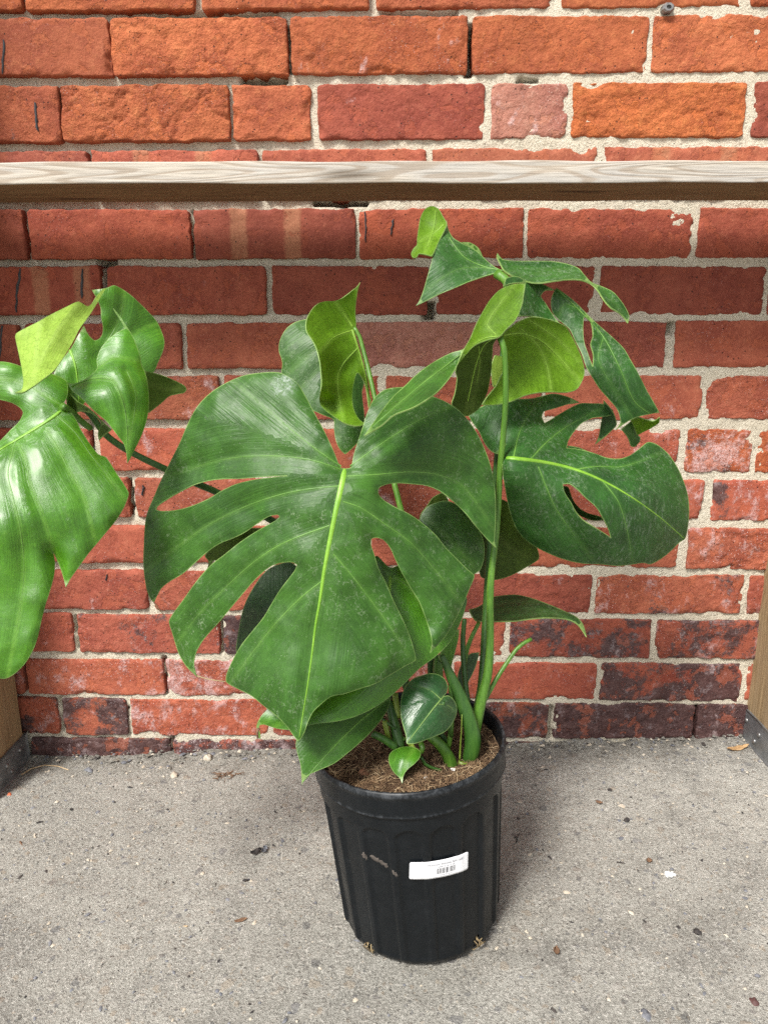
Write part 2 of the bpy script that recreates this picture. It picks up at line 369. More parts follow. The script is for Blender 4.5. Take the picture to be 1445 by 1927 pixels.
# ------------------------------------------------------------------ the ground
def build_ground():
    xs = np.concatenate([[-60, -15, -4, -1.6, -1.1], np.arange(-.86, .861, .0042), [1.1, 1.6, 4, 15, 60]])
    ys = np.concatenate([[-60, -15, -4, -1.6], np.arange(-.86, .0301, .0042), [.2]])
    X, Y = np.meshgrid(xs, ys)
    Z = gz(X)
    near = (np.abs(X) < .87) & (Y > -.87)
    Z = Z + near * (.0022 * fbm(X * 9, Y * 9, 3, 3) + .0016 * fbm(X * 60, Y * 60, 5, 3) + .0012 * fbm(X * 150, Y * 150, 7, 2))
    # crumbling upstand where the slab meets the bricks
    Z = Z + near * np.clip((Y + .03) / .03, 0, 1) * (.004 + .006 * fbm(X * 34, Y * 20, 11, 3))
    V = np.stack([X, Y, Z], -1).reshape(-1, 3)
    o = mesh_obj('ground', V, grid_faces(len(xs), len(ys)), M_CONC)
    return tag(o, 'grey weathered concrete slab with exposed aggregate', None, None, 'structure')
build_ground()

# ------------------------------------------------------------------ the brick wall
ROWS = {  # brick top / bottom at the photo's left edge, top / bottom at its right edge (photo pixels)
 'Z': (-92, 19, -98, 12), 'A': (33, 142, 27, 135), 'B': (160, 266, 154, 258), 'C': (284, 376, 275, 372), 'D': (394, 487, 391, 485),
 'E': (501, 592, 500, 592), 'F': (609, 695, 603, 690), 'G': (708, 790, 706, 789), 'H': (806, 884, 807, 890), 'I': (899, 973, 903, 980),
 'J': (988, 1057, 994, 1071), 'K': (1073, 1146, 1083, 1156), 'L': (1154, 1226, 1168, 1241), 'M': (1240, 1306, 1250, 1321),
 'N': (1313, 1381, 1326, 1393), 'O': (1388, 1462, 1400, 1470)}
BR = {
 'Z': [(-300, 37), (43, 365), (376, 695), (706, 1040), (1058, 1396), (1416, 1750)],
 'A': [(-130, 207), (209, 541), (547, 880), (888, 1220), (1227, 1560)],
 'B': [(-220, 113), (114, 432), (437, 585), (598, 912), (924, 1068), (1075, 1402), (1415, 1740)],
 'C': [(-150, 169), (174, 487), (493, 803), (812, 1122), (1132, 1445), (1455, 1770)],
 'D': [(-265, 47), (55, 360), (366, 670), (676, 985), (992, 1303), (1312, 1620)],
 'E': [(-120, 190), (203, 502), (511, 806), (820, 1118), (1127, 1437), (1447, 1760)],
 'F': [(-268, 35), (47, 342), (352, 650), (658, 955), (963, 1252), (1268, 1570)],
 'G': [(-185, 113), (121, 414), (422, 718), (726, 1018), (1026, 1320), (1328, 1620)],
 'H': [(-115, 172), (187, 478), (486, 690), (698, 975), (983, 1278), (1290, 1416), (1424, 1710)],
 'I': [(-45, 243), (254, 540), (548, 835), (843, 1040), (1048, 1322), (1338, 1620)],
 'J': [(-170, 110), (118, 400), (408, 690), (698, 985), (993, 1277), (1292, 1575)],
 'K': [(-5, 278), (290, 572), (580, 842), (850, 1112), (1120, 1397), (1407, 1680)],
 'L': [(-140, 138), (146, 413), (420, 680), (688, 950), (958, 1225), (1233, 1500)],
 'M': [(-215, 44), (50, 309), (314, 575), (583, 845), (853, 1122), (1128, 1395), (1403, 1660)],
 'N': [(-150, 26), (32, 111), (119, 241), (246, 505), (513, 770), (778, 1031), (1041, 1306), (1310, 1575)],
 'O': [(-190, 52), (61, 323), (328, 590), (598, 850), (858, 1110), (1118, 1370), (1378, 1640)]}
# tint, dark, white, coarse per row; single bricks override below
OR1 = (.37, .095, .034); OR2 = (.41, .115, .042); RD = (.30, .072, .038); RD2 = (.33, .088, .047); DK = (.25, .060, .034); PK = (.38, .16, .115)
ROWT = {'Z': (OR1, .28, .1, .4), 'A': (OR1, .30, .12, .4), 'B': (OR1, .28, .12, .4), 'C': (RD2, .25, .1, .1), 'D': (RD, .22, .08, .1), 'E': (RD, .22, .1, .1),
 'F': (RD2, .2, .22, .15), 'G': (RD2, .2, .35, .2), 'H': (RD2, .22, .5, .25), 'I': (RD2, .28, .5, .25), 'J': (RD2, .25, .5, .3), 'K': (RD2, .34, .4, .3),
 'L': (RD2, .42, .4, .3), 'M': (RD2, .36, .55, .3), 'N': (RD2, .50, .45, .4), 'O': (RD2, .62, .4, .4)}
SPEC = {  # (row, index): dict of changes
 ('A', 0): dict(tint=(.32, .085, .036), dark=.36), ('A', 1): dict(tint=OR2, coarse=1.0, dark=.15), ('A', 2): dict(tint=OR1, white=.45), ('A', 3): dict(tint=OR1, dark=.32), ('A', 4): dict(tint=OR2, coarse=.6),
 ('B', 0): dict(tint=(.32, .085, .036), dark=.4), ('B', 1): dict(tint=OR2, coarse=1.2, dark=.12, white=.3), ('B', 2): dict(tint=(.41, .11, .045), dark=.1), ('B', 3): dict(tint=(.28, .064, .036), dark=.3),
 ('B', 4): dict(tint=PK, white=.5, dark=.1), ('B', 5): dict(tint=(.44, .125, .036), coarse=.9, dark=.1), ('B', 6): dict(tint=DK, dark=.35),
 ('C', 1): dict(band_a=-.04, band_b=.035), ('C', 4): dict(band_a=-.03, band_b=.05), ('D', 2): dict(band_a=-.045, band_b=.022, tint=DK), ('D', 3): dict(tint=(.32, .075, .036)), ('D', 4): dict(tint=(.30, .07, .036)),
 ('E', 0): dict(band_a=.03, band_b=.083), ('E', 2): dict(tint=DK), ('E', 3): dict(tint=DK), ('E', 4): dict(tint=DK), ('E', 1): dict(tint=RD),
 ('F', 3): dict(tint=PK, white=.2), ('F', 4): dict(tint=(.34, .088, .054), white=.25), ('G', 4): dict(white=.4, tint=RD2), ('G', 5): dict(tint=RD2, dark=.4, white=.5),
 ('H', 4): dict(white=.65), ('H', 5): dict(dark=.45, white=.85, tint=OR1), ('H', 6): dict(tint=OR1), ('I', 5): dict(dark=.48, white=.75), ('I', 4): dict(white=.7),
 ('J', 5): dict(white=.75), ('K', 3): dict(dark=.40, tint=DK), ('K', 4): dict(dark=.48, white=.55), ('K', 0): dict(dark=.3, tint=(.34, .088, .05)), ('K', 1): dict(tint=(.34, .09, .052), dark=.2),
 ('L', 0): dict(dark=.42, tint=(.32, .08, .046)), ('L', 1): dict(dark=.45, tint=(.33, .085, .05)), ('L', 2): dict(dark=.6, tint=DK), ('L', 4): dict(dark=.52, tint=DK), ('L', 5): dict(dark=.52, white=.55),
 ('M', 1): dict(tint=(.35, .092, .05), white=.7, dark=.2), ('M', 2): dict(tint=(.35, .092, .05), white=.95, dark=.35), ('M', 4): dict(tint=(.33, .08, .044), white=.45, dark=.2), ('M', 5): dict(dark=.56, tint=(.33, .08, .044)),
 ('N', 1): dict(dark=.5, white=.6), ('N', 2): dict(dark=.56), ('N', 3): dict(tint=(.36, .095, .05), white=.75, dark=.18), ('N', 5): dict(dark=.55), ('N', 6): dict(dark=.80, white=.35), ('N', 7): dict(dark=.72, white=.5),
 ('O', 1): dict(dark=.68, white=.5), ('O', 2): dict(dark=.6, white=.8)}

WALL = empty('brick_wall'); tag(WALL, 'old red brick wall with sandy mortar behind the potted plant', 'wall')
def line_pos(L, res):
    k = [0, .0007, .0018, .0036]
    m = max(2, int(round((L - .0072) / res)))
    mid = np.linspace(.0036, L - .0036, m + 1)[1:-1]
    return np.concatenate([k, mid, [L - x for x in reversed(k)]])
def brick_mesh(W, H, coarse, res, seed):
    us = line_pos(W, res); vs = line_pos(H, res * .8)
    rng = np.random.default_rng(seed)
    U, V = np.meshgrid(us, vs)
    s = seed * 7.31
    e = lambda t, k: .0017 * fbm(t * 55 + s, np.full_like(t, k + s), seed, 3) + .0006 * vn(t * 260, np.full_like(t, k), seed + 3)
    el, er = e(vs, 1.3), e(vs, 5.7); eb, et = e(us, 9.1), e(us, 14.9)
    fu, fv = U / W, V / H
    X = U + el[:, None] * (1 - fu) ** 3 + er[:, None] * fu ** 3
    Z = V + eb[None, :] * (1 - fv) ** 3 + et[None, :] * fv ** 3
    dd = np.minimum(np.minimum(U, W - U), np.minimum(V, H - V))
    for su in (0, 1):                                        # rounded corners
        for sv in (0, 1):
            rc = rng.uniform(.0012, .0062)
            a = rc - (W - U if su else U); b = rc - (H - V if sv else V); m = (a > 0) & (b > 0)
            k = np.where(m, np.maximum(a, b) / np.maximum(np.hypot(a, b), 1e-9), 1.0)
            X = X + np.where(m, (a - a * k) * (-1 if su else 1), 0); Z = Z + np.where(m, (b - b * k) * (-1 if sv else 1), 0)
    rr = .0014 + .0008 * fbm(U * 40 + s, V * 40, seed + 9, 2)
    q = np.clip(1 - dd / rr, 0, 1)
    Y = rr * (1 - np.sqrt(np.clip(1 - q * q, 0, 1))) * 1.15
    Y += -.0007 * fbm(U * 25 + s, V * 25, seed + 1, 3)
    if coarse > .3:
        Y += -coarse * .0016 * fbm(U * 95 + s, V * 140, seed + 2, 4, .6) * np.clip(dd / .004, 0, 1)
        Y += coarse * .0016 * (np.abs(vn(U * 30 + s, V * 75 + 2 * vn(U * 40, V * 40, 4), seed + 6)) < .10) * np.clip(dd / .006, 0, 1)
    for _ in range(rng.integers(2, 8)):                      # broken arrises
        side = rng.integers(0, 4)
        cu, cv = [(0, rng.random() * H), (W, rng.random() * H), (rng.random() * W, 0), (rng.random() * W, H)][side]
        rc = rng.uniform(.0025, .0085)
        dist = np.hypot((U - cu) / (2.2 if side > 1 else 1), (V - cv) / (1 if side > 1 else 1.8)) + .0012 * vn(U * 300, V * 300, seed)
        Y += np.clip((1 - dist / rc) * 3, 0, 1) * rc * (.32 + .16 * vn(U * 200, V * 200, seed + 8))
    rag = np.clip((fbm(U * 62 + s, V * 90, seed + 12, 3, .6) - .02) * 3.2, 0, 1)            # ragged, crumbled edges
    Y += rag * np.clip(1 - dd / .0052, 0, 1) * .0030
    flk = np.clip((fbm(U * 17 + s, V * 26, seed + 15, 4, .6) - .20) * 14, 0, 1)              # spalled skin
    Y += flk * (.0004 + .0012 * min(1, coarse))
    nu, nv = len(us), len(vs)
    P = np.stack([X - W / 2, Y, Z - H / 2], -1).reshape(-1, 3)
    loop = [i for i in range(nu)] + [j * nu + nu - 1 for j in range(1, nv)] + [(nv - 1) * nu + i for i in range(nu - 2, -1, -1)] + [j * nu for j in range(nv - 2, 0, -1)]
    back = P[loop].copy(); back[:, 1] = .05
    mid = P[loop].copy(); mid[:, 1] = .012 + .002 * rng.standard_normal(len(loop)); mid[:, 0] *= 1 - .0004 / W; mid[:, 2] *= 1 - .0004 / H
    base = len(P); n = len(loop)
    verts = np.concatenate([P, mid, back])
    faces = grid_faces(nu, nv)
    for k in range(n):
        k2 = (k + 1) % n
        faces.append((loop[k], base + k, base + k2, loop[k2]))
        faces.append((base + k, base + n + k, base + n + k2, base + k2))
    return verts, faces
rng0 = random.Random(11)
def brick_at(x0, x1, z0, z1, props, seed, fine, proud):
    v, f = brick_mesh(x1 - x0, z1 - z0, props['coarse'], .0030 if fine else .011, seed)
    o = mesh_obj('brick', v, f, M_BRICK, WALL, loc=((x0 + x1) / 2, -proud, (z0 + z1) / 2))
    o.rotation_euler = (rng0.gauss(0, .006), rng0.gauss(0, .003), rng0.gauss(0, .004))
    for k in ('dark', 'white', 'coarse', 'band_a', 'band_b'): o[k] = float(props[k])
    o['tint'] = [float(c) for c in props['tint']]
    return o
def row_y(r, x):
    a = ROWS[r]; t = x / 1445.0
    return a[0] + (a[2] - a[0]) * t, a[1] + (a[3] - a[1]) * t
def jit(c, s=.07):
    k = 1 + rng0.gauss(0, s); return tuple(min(.8, x * k * (1 + rng0.gauss(0, s * .4))) for x in c)
seed = 100
BRICKS = {}
row_ends = {}
for r in ROWS:
    tint, dk, wh, cs = ROWT[r]
    xs_l, xs_r = None, None
    for i, (a, b) in enumerate(BR[r]):
        xm = (a + b) / 2
        yt, yb = row_y(r, xm)
        p0 = at(a + .6, (yt + yb) / 2, 0); p1 = at(b - .6, (yt + yb) / 2, 0); zt = at(xm, yt, 0)[2]; zb = at(xm, yb, 0)[2]
        pr = dict(tint=jit(tint), dark=dk + rng0.uniform(-.06, .06), white=wh + rng0.uniform(-.1, .12), coarse=max(0, cs + rng0.uniform(-.2, .3)), band_a=9, band_b=9)
        sp = SPEC.get((r, i), {})
        pr.update({k: (jit(v, .03) if k == 'tint' else v) for k, v in sp.items()})
        left = (1 - min(1, max(0, xm / 1445)))
        proud = max(.0012, rng0.gauss(.0019, .0008))
        seed += 1
        BRICKS[r, i] = brick_at(p0[0], p1[0], zb, zt, pr, seed, True, proud)
        BRICKS[r, i]['proud_m'] = proud
        xs_l = p0[0] if xs_l is None else xs_l; xs_r = p1[0]
    row_ends[r] = (xs_l, xs_r, zb, zt)
# the same bond carried on to both sides and above, for a camera a step away
for k, r in enumerate(ROWS):
    xl, xr, zb, zt = row_ends[r]
    tint, dk, wh, cs = ROWT[r]
    for sgn in (-1, 1):
        x = xl if sgn < 0 else xr
        for q in range(2):
            L = .203; a, b = (x - .010 - L, x - .010) if sgn < 0 else (x + .010, x + .010 + L)
            seed += 1
            brick_at(a, b, zb, zt, dict(tint=jit(tint), dark=dk, white=wh, coarse=0.0, band_a=9, band_b=9), seed, False, .001)
            x = a if sgn < 0 else b
ztop = row_ends['Z'][3]
for c in range(5):
    zb = ztop + .010 + c * .0745; zt = zb + .0645
    x = -1.02 + (.106 if c % 2 else 0)
    while x < .98:
        seed += 1
        brick_at(x, x + .203, zb, zt, dict(tint=jit(OR1), dark=.3, white=.12, coarse=0.0, band_a=9, band_b=9), seed, False, .001)
        x += .213
WALL_TOP = ztop + .010 + 5 * .0745
# mortar: joints deeper raked at the upper left, flusher at the lower right, with a few blown-out holes
HOLES = [(452, 142, 540, 154, .03), (201, 60, 209, 128, .03), (540, 45, 547, 130, .022), (879, 45, 889, 140, .035), (359, 394, 367, 486, .03), (46, 394, 56, 470, .022),
 (178, 486, 214, 502, .035), (189, 500, 204, 545, .03), (798, 570, 818, 600, .03), (588, 375, 692, 386, .04), (168, 792, 176, 886, .02), (241, 905, 250, 970, .02),
 (137, 1158, 146, 1224, .025), (411, 1156, 420, 1228, .022), (306, 1236, 315, 1308, .03), (240, 1314, 247, 1382, .028), (110, 1314, 117, 1376, .022), (321, 1386, 329, 1424, .03),
 (43, 1240, 50, 1310, .025), (1301, 1330, 1310, 1392, .018), (976, 146, 1010, 153, .03), (720, 20, 860, 34, .016), (230, 20, 520, 29, .012), (1032, 1328, 1040, 1392, .012), (1255, 606, 1268, 628, .02)]
def build_mortar():
    z0 = G_0 - .12
    xs = np.concatenate([np.arange(-1.25, -.66, .02), np.arange(-.66, .66, .0031), np.arange(.66, 1.26, .02)])
    zs = np.concatenate([np.arange(z0, 1.0, .0031), np.arange(1.0, WALL_TOP + .005, .02)])
    X, Z = np.meshgrid(xs, zs)
    rec = .0016 + .0016 * fbm(X * 7, Z * 7, 21, 3)
    rec = rec + np.clip((-X + Z * .6 - .42) * .022, -.0012, .0095)
    Y = rec + .0016 * fbm(X * 55, Z * 55, 22, 3) + .0011 * fbm(X * 170, Z * 170, 25, 2)
    for (a, b, c, d, dep) in HOLES:
        p = at(a, b, 0); q = at(c, d, 0)
        x0, x1 = sorted((p[0], q[0])); zz0, zz1 = sorted((p[2], q[2]))
        wob = .0015 * fbm(X * 120, Z * 120, 31, 2)
        ins = np.minimum(np.minimum(X - x0, x1 - X), np.minimum(Z - zz0, zz1 - Z)) + wob + .001
        Y = Y + dep * np.clip(ins / .002, 0, 1)
    Y = np.maximum(Y, .0004 + .0005 * vn(X * 200, Z * 200, 27))
    V = np.stack([X, Y, Z], -1).reshape(-1, 3)
    mesh_obj('mortar', V, grid_faces(len(xs), len(zs)), M_MORTAR, WALL)
build_mortar()
# black paint runs on single bricks
def drip(row, i, px, y0, y1, wpx):
    b = BRICKS[row, i]
    n = 9; ys = np.linspace(y0, y1, n); rg = np.random.default_rng(int(px + y0))
    ws = wpx * (.5 + .5 * rg.random(n)); ws[0] *= .5; ws[-1] *= .3
    cx = px + np.cumsum(rg.standard_normal(n) * 1.1)
    V, Fc = [], []
    for k in range(n):
        for s in (-1, -.5, .5, 1):
            p = at(cx[k] + s * ws[k] / 2, ys[k], 0)
            V.append((p[0] - b.location.x, -.0016 if abs(s) < .9 else .001, p[2] - b.location.z))
    for k in range(n - 1):
        for j in range(3):
            q = k * 4 + j; Fc.append((q, q + 4, q + 5, q + 1))
    mesh_obj('paint_drip', V, Fc, M_TAR, b)
drip('A', 0, 9, 75, 140, 6); drip('B', 0, 67, 192, 246, 7); drip('D', 3, 686, 398, 456, 6); drip('D', 3, 741, 412, 442, 5)
drip('E', 0, 40, 505, 588, 6); drip('E', 0, 156, 506, 562, 7); drip('F', 0, 6, 612, 674, 7); drip('I', 1, 271, 912, 932, 6); drip('K', 0, 204, 1080, 1092, 5)

# ------------------------------------------------------------------ the wooden rack: cross plank, two posts on steel feet
RACK = empty('wooden_rack', tuple(ground_at(1393, 1384)))
tag(RACK, 'weathered timber rack of a cross plank and two posts standing against the brick wall', 'rack')
def keep_world(o, parent):
    o.parent = parent; o.location = Vector(o.location) - Vector(parent.location); return o
def beam(name, axis, lo, hi, mat, parent, nseg=40, wob=.0008, bev=.0022, seed=1, under=None):
    """box with eased edges along one axis, slightly wavy"""
    lo = np.array(lo, float); hi = np.array(hi, float); ax = axis; o1, o2 = [k for k in range(3) if k != ax]
    prof = []
    a0, a1, b0, b1 = lo[o1], hi[o1], lo[o2], hi[o2]
    for (ca, cb, s0) in ((a1 - bev, b1 - bev, 0), (a0 + bev, b1 - bev, 90), (a0 + bev, b0 + bev, 180), (a1 - bev, b0 + bev, 270)):
        for k in range(4): t = R(s0 + k * 30); prof.append((ca + bev * math.cos(t), cb + bev * math.sin(t)))
    m = len(prof); V = []
    for k in range(nseg + 1):
        t = lo[ax] + (hi[ax] - lo[ax]) * k / nseg
        for j, (a, b) in enumerate(prof):
            v = [0, 0, 0]; v[ax] = t
            v[o1] = a + wob * float(vn(t * 14, j // 4 * 3.7, seed)); v[o2] = b + wob * float(vn(t * 14, j // 4 * 5.1 + 9, seed)); V.append(v)
    Fc = []
    for k in range(nseg):
        for j in range(m):
            j2 = (j + 1) % m; Fc.append((k * m + j, k * m + j2, (k + 1) * m + j2, (k + 1) * m + j))
    Fc.append(tuple(range(m - 1, -1, -1))); Fc.append(tuple(nseg * m + j for j in range(m)))
    if ax != 1: Fc = [tuple(reversed(f)) for f in Fc] if ax == 0 else Fc
    o = mesh_obj(name, V, Fc, mat, None, smooth=False)
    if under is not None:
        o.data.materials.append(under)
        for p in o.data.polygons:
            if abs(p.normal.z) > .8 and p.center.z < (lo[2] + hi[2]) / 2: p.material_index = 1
    return keep_world(o, parent)
pr_b = ground_at(1393, 1384); pl_b = ground_at(50, 1439)
XR, XL = pr_b[0], pl_b[0]
DR, DL = -pr_b[1], -pl_b[1]
# cross plank
PD0, PD1 = .040, .147
pa = at(722, 344, PD1); pb = at(722, 302, PD1)
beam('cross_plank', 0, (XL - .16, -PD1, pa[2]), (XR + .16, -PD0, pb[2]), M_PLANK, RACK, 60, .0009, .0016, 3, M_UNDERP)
def post(side):
    x_in = XR + .002 if side > 0 else XL - .002
    d0 = (DR if side > 0 else DL) - .004
    z0 = gz(x_in) + .004
    lo = (x_in, -d0 - .089, z0) if side > 0 else (x_in - .089, -d0 - .089, z0)
    hi = (x_in + .089, -d0, 1.35) if side > 0 else (x_in, -d0, 1.35)
    ptop = pa[2]
    p = beam('post', 2, lo, hi, M_POST, RACK, 40, .0012, .003, 5 + side)
    # steel foot: a bent plate that wraps the inner face
    s = -1 if side > 0 else 1
    t = .0025; xa = x_in + s * .0006; h = .043
    y0, y1 = -d0 + .006, -d0 - .094
    out = [(y0, z0 - .003), (y1, z0 - .003), (y1, z0 + h), (y0, z0 + h)]
    V = []; Fc = []
    nn = 10
    rg = np.random.default_rng(8 + side)
    for layer in (0, t):
        for j in range(nn + 1):
            for i in range(nn + 1):
                y = y0 + (y1 - y0) * i / nn; z = z0 - .003 + (h + .003) * j / nn
                if i in (0, nn) or j == nn: z += rg.normal() * .0003
                V.append((xa + s * (layer + .0006 * float(vn(y * 60, z * 60, 4))), y, z))
    N = (nn + 1) ** 2
    for j in range(nn):
        for i in range(nn):
            a = j * (nn + 1) + i; Fc.append((a, a + 1, a + nn + 2, a + nn + 1)); Fc.append((N + a, N + a + nn + 1, N + a + nn + 2, N + a + 1))
    ring = [i for i in range(nn + 1)] + [j * (nn + 1) + nn for j in range(1, nn + 1)] + [nn * (nn + 1) + i for i in range(nn - 1, -1, -1)] + [j * (nn + 1) for j in range(nn - 1, 0, -1)]
    for k in range(len(ring)):
        a, b = ring[k], ring[(k + 1) % len(ring)]; Fc.append((a, b, N + b, N + a))
    br = mesh_obj('steel_foot', V, Fc, M_ZINC, None); br.parent = p; br.location = -(Vector(RACK.location) + Vector(p.location))
    for (fy, fz) in ((.25, .66), (.62, .62), (.52, .26)):
        cy, cz = y0 + (y1 - y0) * fy, z0 + h * fz; V = []; Fc = []
        for ring_, (rr, hh) in enumerate(((.0034, 0), (.0034, .0012), (.0022, .0022), (.0004, .0026))):
            for k in range(12):
                V.append((xa + s * (t + hh), cy + rr * math.cos(k * math.tau / 12), cz + rr * math.sin(k * math.tau / 12)))
        Fc = grid_faces(12, 4, 0, True) + [tuple(36 + k for k in range(12))]
        b = mesh_obj('bolt', V, Fc, M_RUST, None); b.parent = p; b.location = -(Vector(RACK.location) + Vector(p.location))
    return p
post(1); post(-1)

# ------------------------------------------------------------------ the pot
POT_H, POT_RT, POT_RB = .197, .0950, .0812
pot_d = .310
_pc = ground_at(794, 1745)
POT = empty('plant_pot', (float(_pc[0]), -pot_d, float(gz(_pc[0])) + .0012), (0, -math.atan(G_SL), 0))
tag(POT, 'black ribbed plastic nursery pot with white barcode sticker on the concrete', 'pot')
POT_M = Matrix.Translation(POT.location) @ Euler(POT.rotation_euler).to_matrix().to_4x4()
NFL, FL0 = 18, R(3)
RIM_TILT, LEAN = R(2.5), -.035
def pot_r(th, z):
    th = np.asarray(th, float); z = np.asarray(z, float)
    t = np.clip(z / .171, 0, 1)
    r = POT_RB + (.0915 - POT_RB) * t
    r = np.where(z < .009, POT_RB - .0075 * np.clip((.009 - z) / .009, 0, 1) ** 1.7, r)
    ph = ((th - FL0) / (math.tau / NFL)) % 1.0 - .5
    arc = np.sqrt(np.clip(1 - (np.clip((z - .147) / .0105, 0, 1)) ** 2, 0, 1)) * .40
    ins = np.clip((arc - np.abs(ph)) / .03, 0, 1) * (z < .1575)
    ins = ins * ins * (3 - 2 * ins) * np.clip((z - .003) / .008, 0, 1)
    r = r - .0027 * ins
    # band and rolled rim
    band = np.clip((z - .1705) / .0015, 0, 1)
    r = r + band * .0022
    r = r + .0011 * np.exp(-((z - .1735) / .0013) ** 2)
    r = np.where(z > .175, r + .0006 + (z - .175) * .02, r)
    r = r + .0012 * np.exp(-((z - (POT_H - .0025)) / .0026) ** 2)
    return r
def potP(th, z, dr=0.0):
    r = pot_r(th, z) + dr
    x = r * np.sin(th); y = -r * np.cos(th)
    k = np.clip(z / POT_H, 0, 1.2)
    return np.stack([x + LEAN * z, y, z + k * x * math.tan(RIM_TILT)], -1)
def pot_world(P):
    M = np.array(POT_M); return np.asarray(P) @ M[:3, :3].T + M[:3, 3]
def pot_pick(px, py):
    th = np.linspace(-1.4, 1.4, 281); z = np.linspace(0, POT_H, 191); T, Z = np.meshgrid(th, z)
    q = to_px(pot_world(potP(T, Z))); k = np.argmin((q[..., 0] - px) ** 2 + (q[..., 1] - py) ** 2)
    return T.flat[k], Z.flat[k]
FL0 = pot_pick(771, 1600)[0] - math.pi / NFL
DH = []
def build_pot():
    n = 360; th = np.linspace(0, math.tau, n, endpoint=False)
    zs = np.concatenate([np.linspace(0, .012, 9), np.linspace(.016, .139, 30), np.linspace(.142, .161, 20), np.linspace(.164, POT_H, 44)])
    T, Z = np.meshgrid(th, zs)
    P = potP(T, Z)
    dents = .0007 * fbm(np.cos(T) * 3, Z * 14 + np.sin(T) * 2, 41, 2)
    P = P + dents[..., None] * np.stack([np.sin(T), -np.cos(T), 0 * T], -1)
    wear = np.exp(-((Z - (POT_H - .001)) / .0035) ** 2) * .9 + np.exp(-((Z - .174) / .0016) ** 2) * .75 + .05
    P = P.reshape(-1, 3); W = wear.reshape(-1)
    f = grid_faces(n, len(zs), 0, True)
    hol = []
    for px, py in ((697, 1792), (898, 1772)):
        a, z = pot_pick(px, py); DH.append((a, max(z, .0075)))
    rows_ = len(zs)
    keep = []
    tc = (th + math.pi / n)
    for j in range(rows_ - 1):
        zm = (zs[j] + zs[j + 1]) / 2
        for i in range(n):
            q = f[j * n + i]; cut = False
            for a, z in DH:
                da = (tc[i] - a + math.pi) % math.tau - math.pi
                if (da * POT_RB / .0055) ** 2 + ((zm - z) / .0055) ** 2 < 1: cut = True
            if not cut: keep.append(q)
    # roll the rim over and go down inside
    base = len(P); ex = []
    for dr, dz in ((-.0004, .0012), (-.0016, .0018), (-.0028, .0012), (-.0034, -.001), (-.0040, -.012), (-.0050, -.040)):
        q = potP(th, np.full(n, POT_H), dr); q[:, 2] += dz; ex.append(q)
    for k, q in enumerate(ex):
        for i in range(n):
            b0 = (rows_ - 1) * n + i if k == 0 else base + (k - 1) * n + i
            b1 = (rows_ - 1) * n + (i + 1) % n if k == 0 else base + (k - 1) * n + (i + 1) % n
            keep.append((b0, b1, base + k * n + (i + 1) % n, base + k * n + i))
    P = np.concatenate([P] + ex); W = np.concatenate([W, np.repeat([.9, .9, .6, .2, 0, 0], n)])
    o = mesh_obj('body', P, keep, M_POT, POT, attrs={'wear': W})
    # inner wall and bottom, seen only through the drain holes
    z2 = np.array([.001, .03, .14]); T, Z = np.meshgrid(th[::4], z2); Q = potP(T, Z, -.004).reshape(-1, 3)
    mesh_obj('inner_liner', Q, grid_faces(len(th[::4]), 3, 0, True) + [tuple(range(len(th[::4])))], M_SOIL, POT)
build_pot()
def conform(uv, corners, dr):
    """unit-square points -> pot surface, corners = (theta, z) of TL, TR, BR, BL"""
    uv = np.asarray(uv, float); u, v = uv[:, 0:1], uv[:, 1:2]; TL, TR, BR_, BL = [np.array(c) for c in corners]
    tz = (TL * (1 - u) + TR * u) * v + (BL * (1 - u) + BR_ * u) * (1 - v)
    # paper bridges the flutes instead of following them fully
    P0 = potP(tz[:, 0], tz[:, 1], dr)
    ph = ((tz[:, 0] - FL0) / (math.tau / NFL)) % 1.0 - .5
    ins = np.clip((.40 - np.abs(ph)) / .03, 0, 1); ins = ins * ins * (3 - 2 * ins) * .0024
    n = np.stack([np.sin(tz[:, 0]), -np.cos(tz[:, 0]), 0 * ins], -1)
    return P0 + n * ins[:, None]
SC_C = [pot_pick(*p) for p in ((771, 1620), (877, 1600), (876, 1632), (771, 1650))]
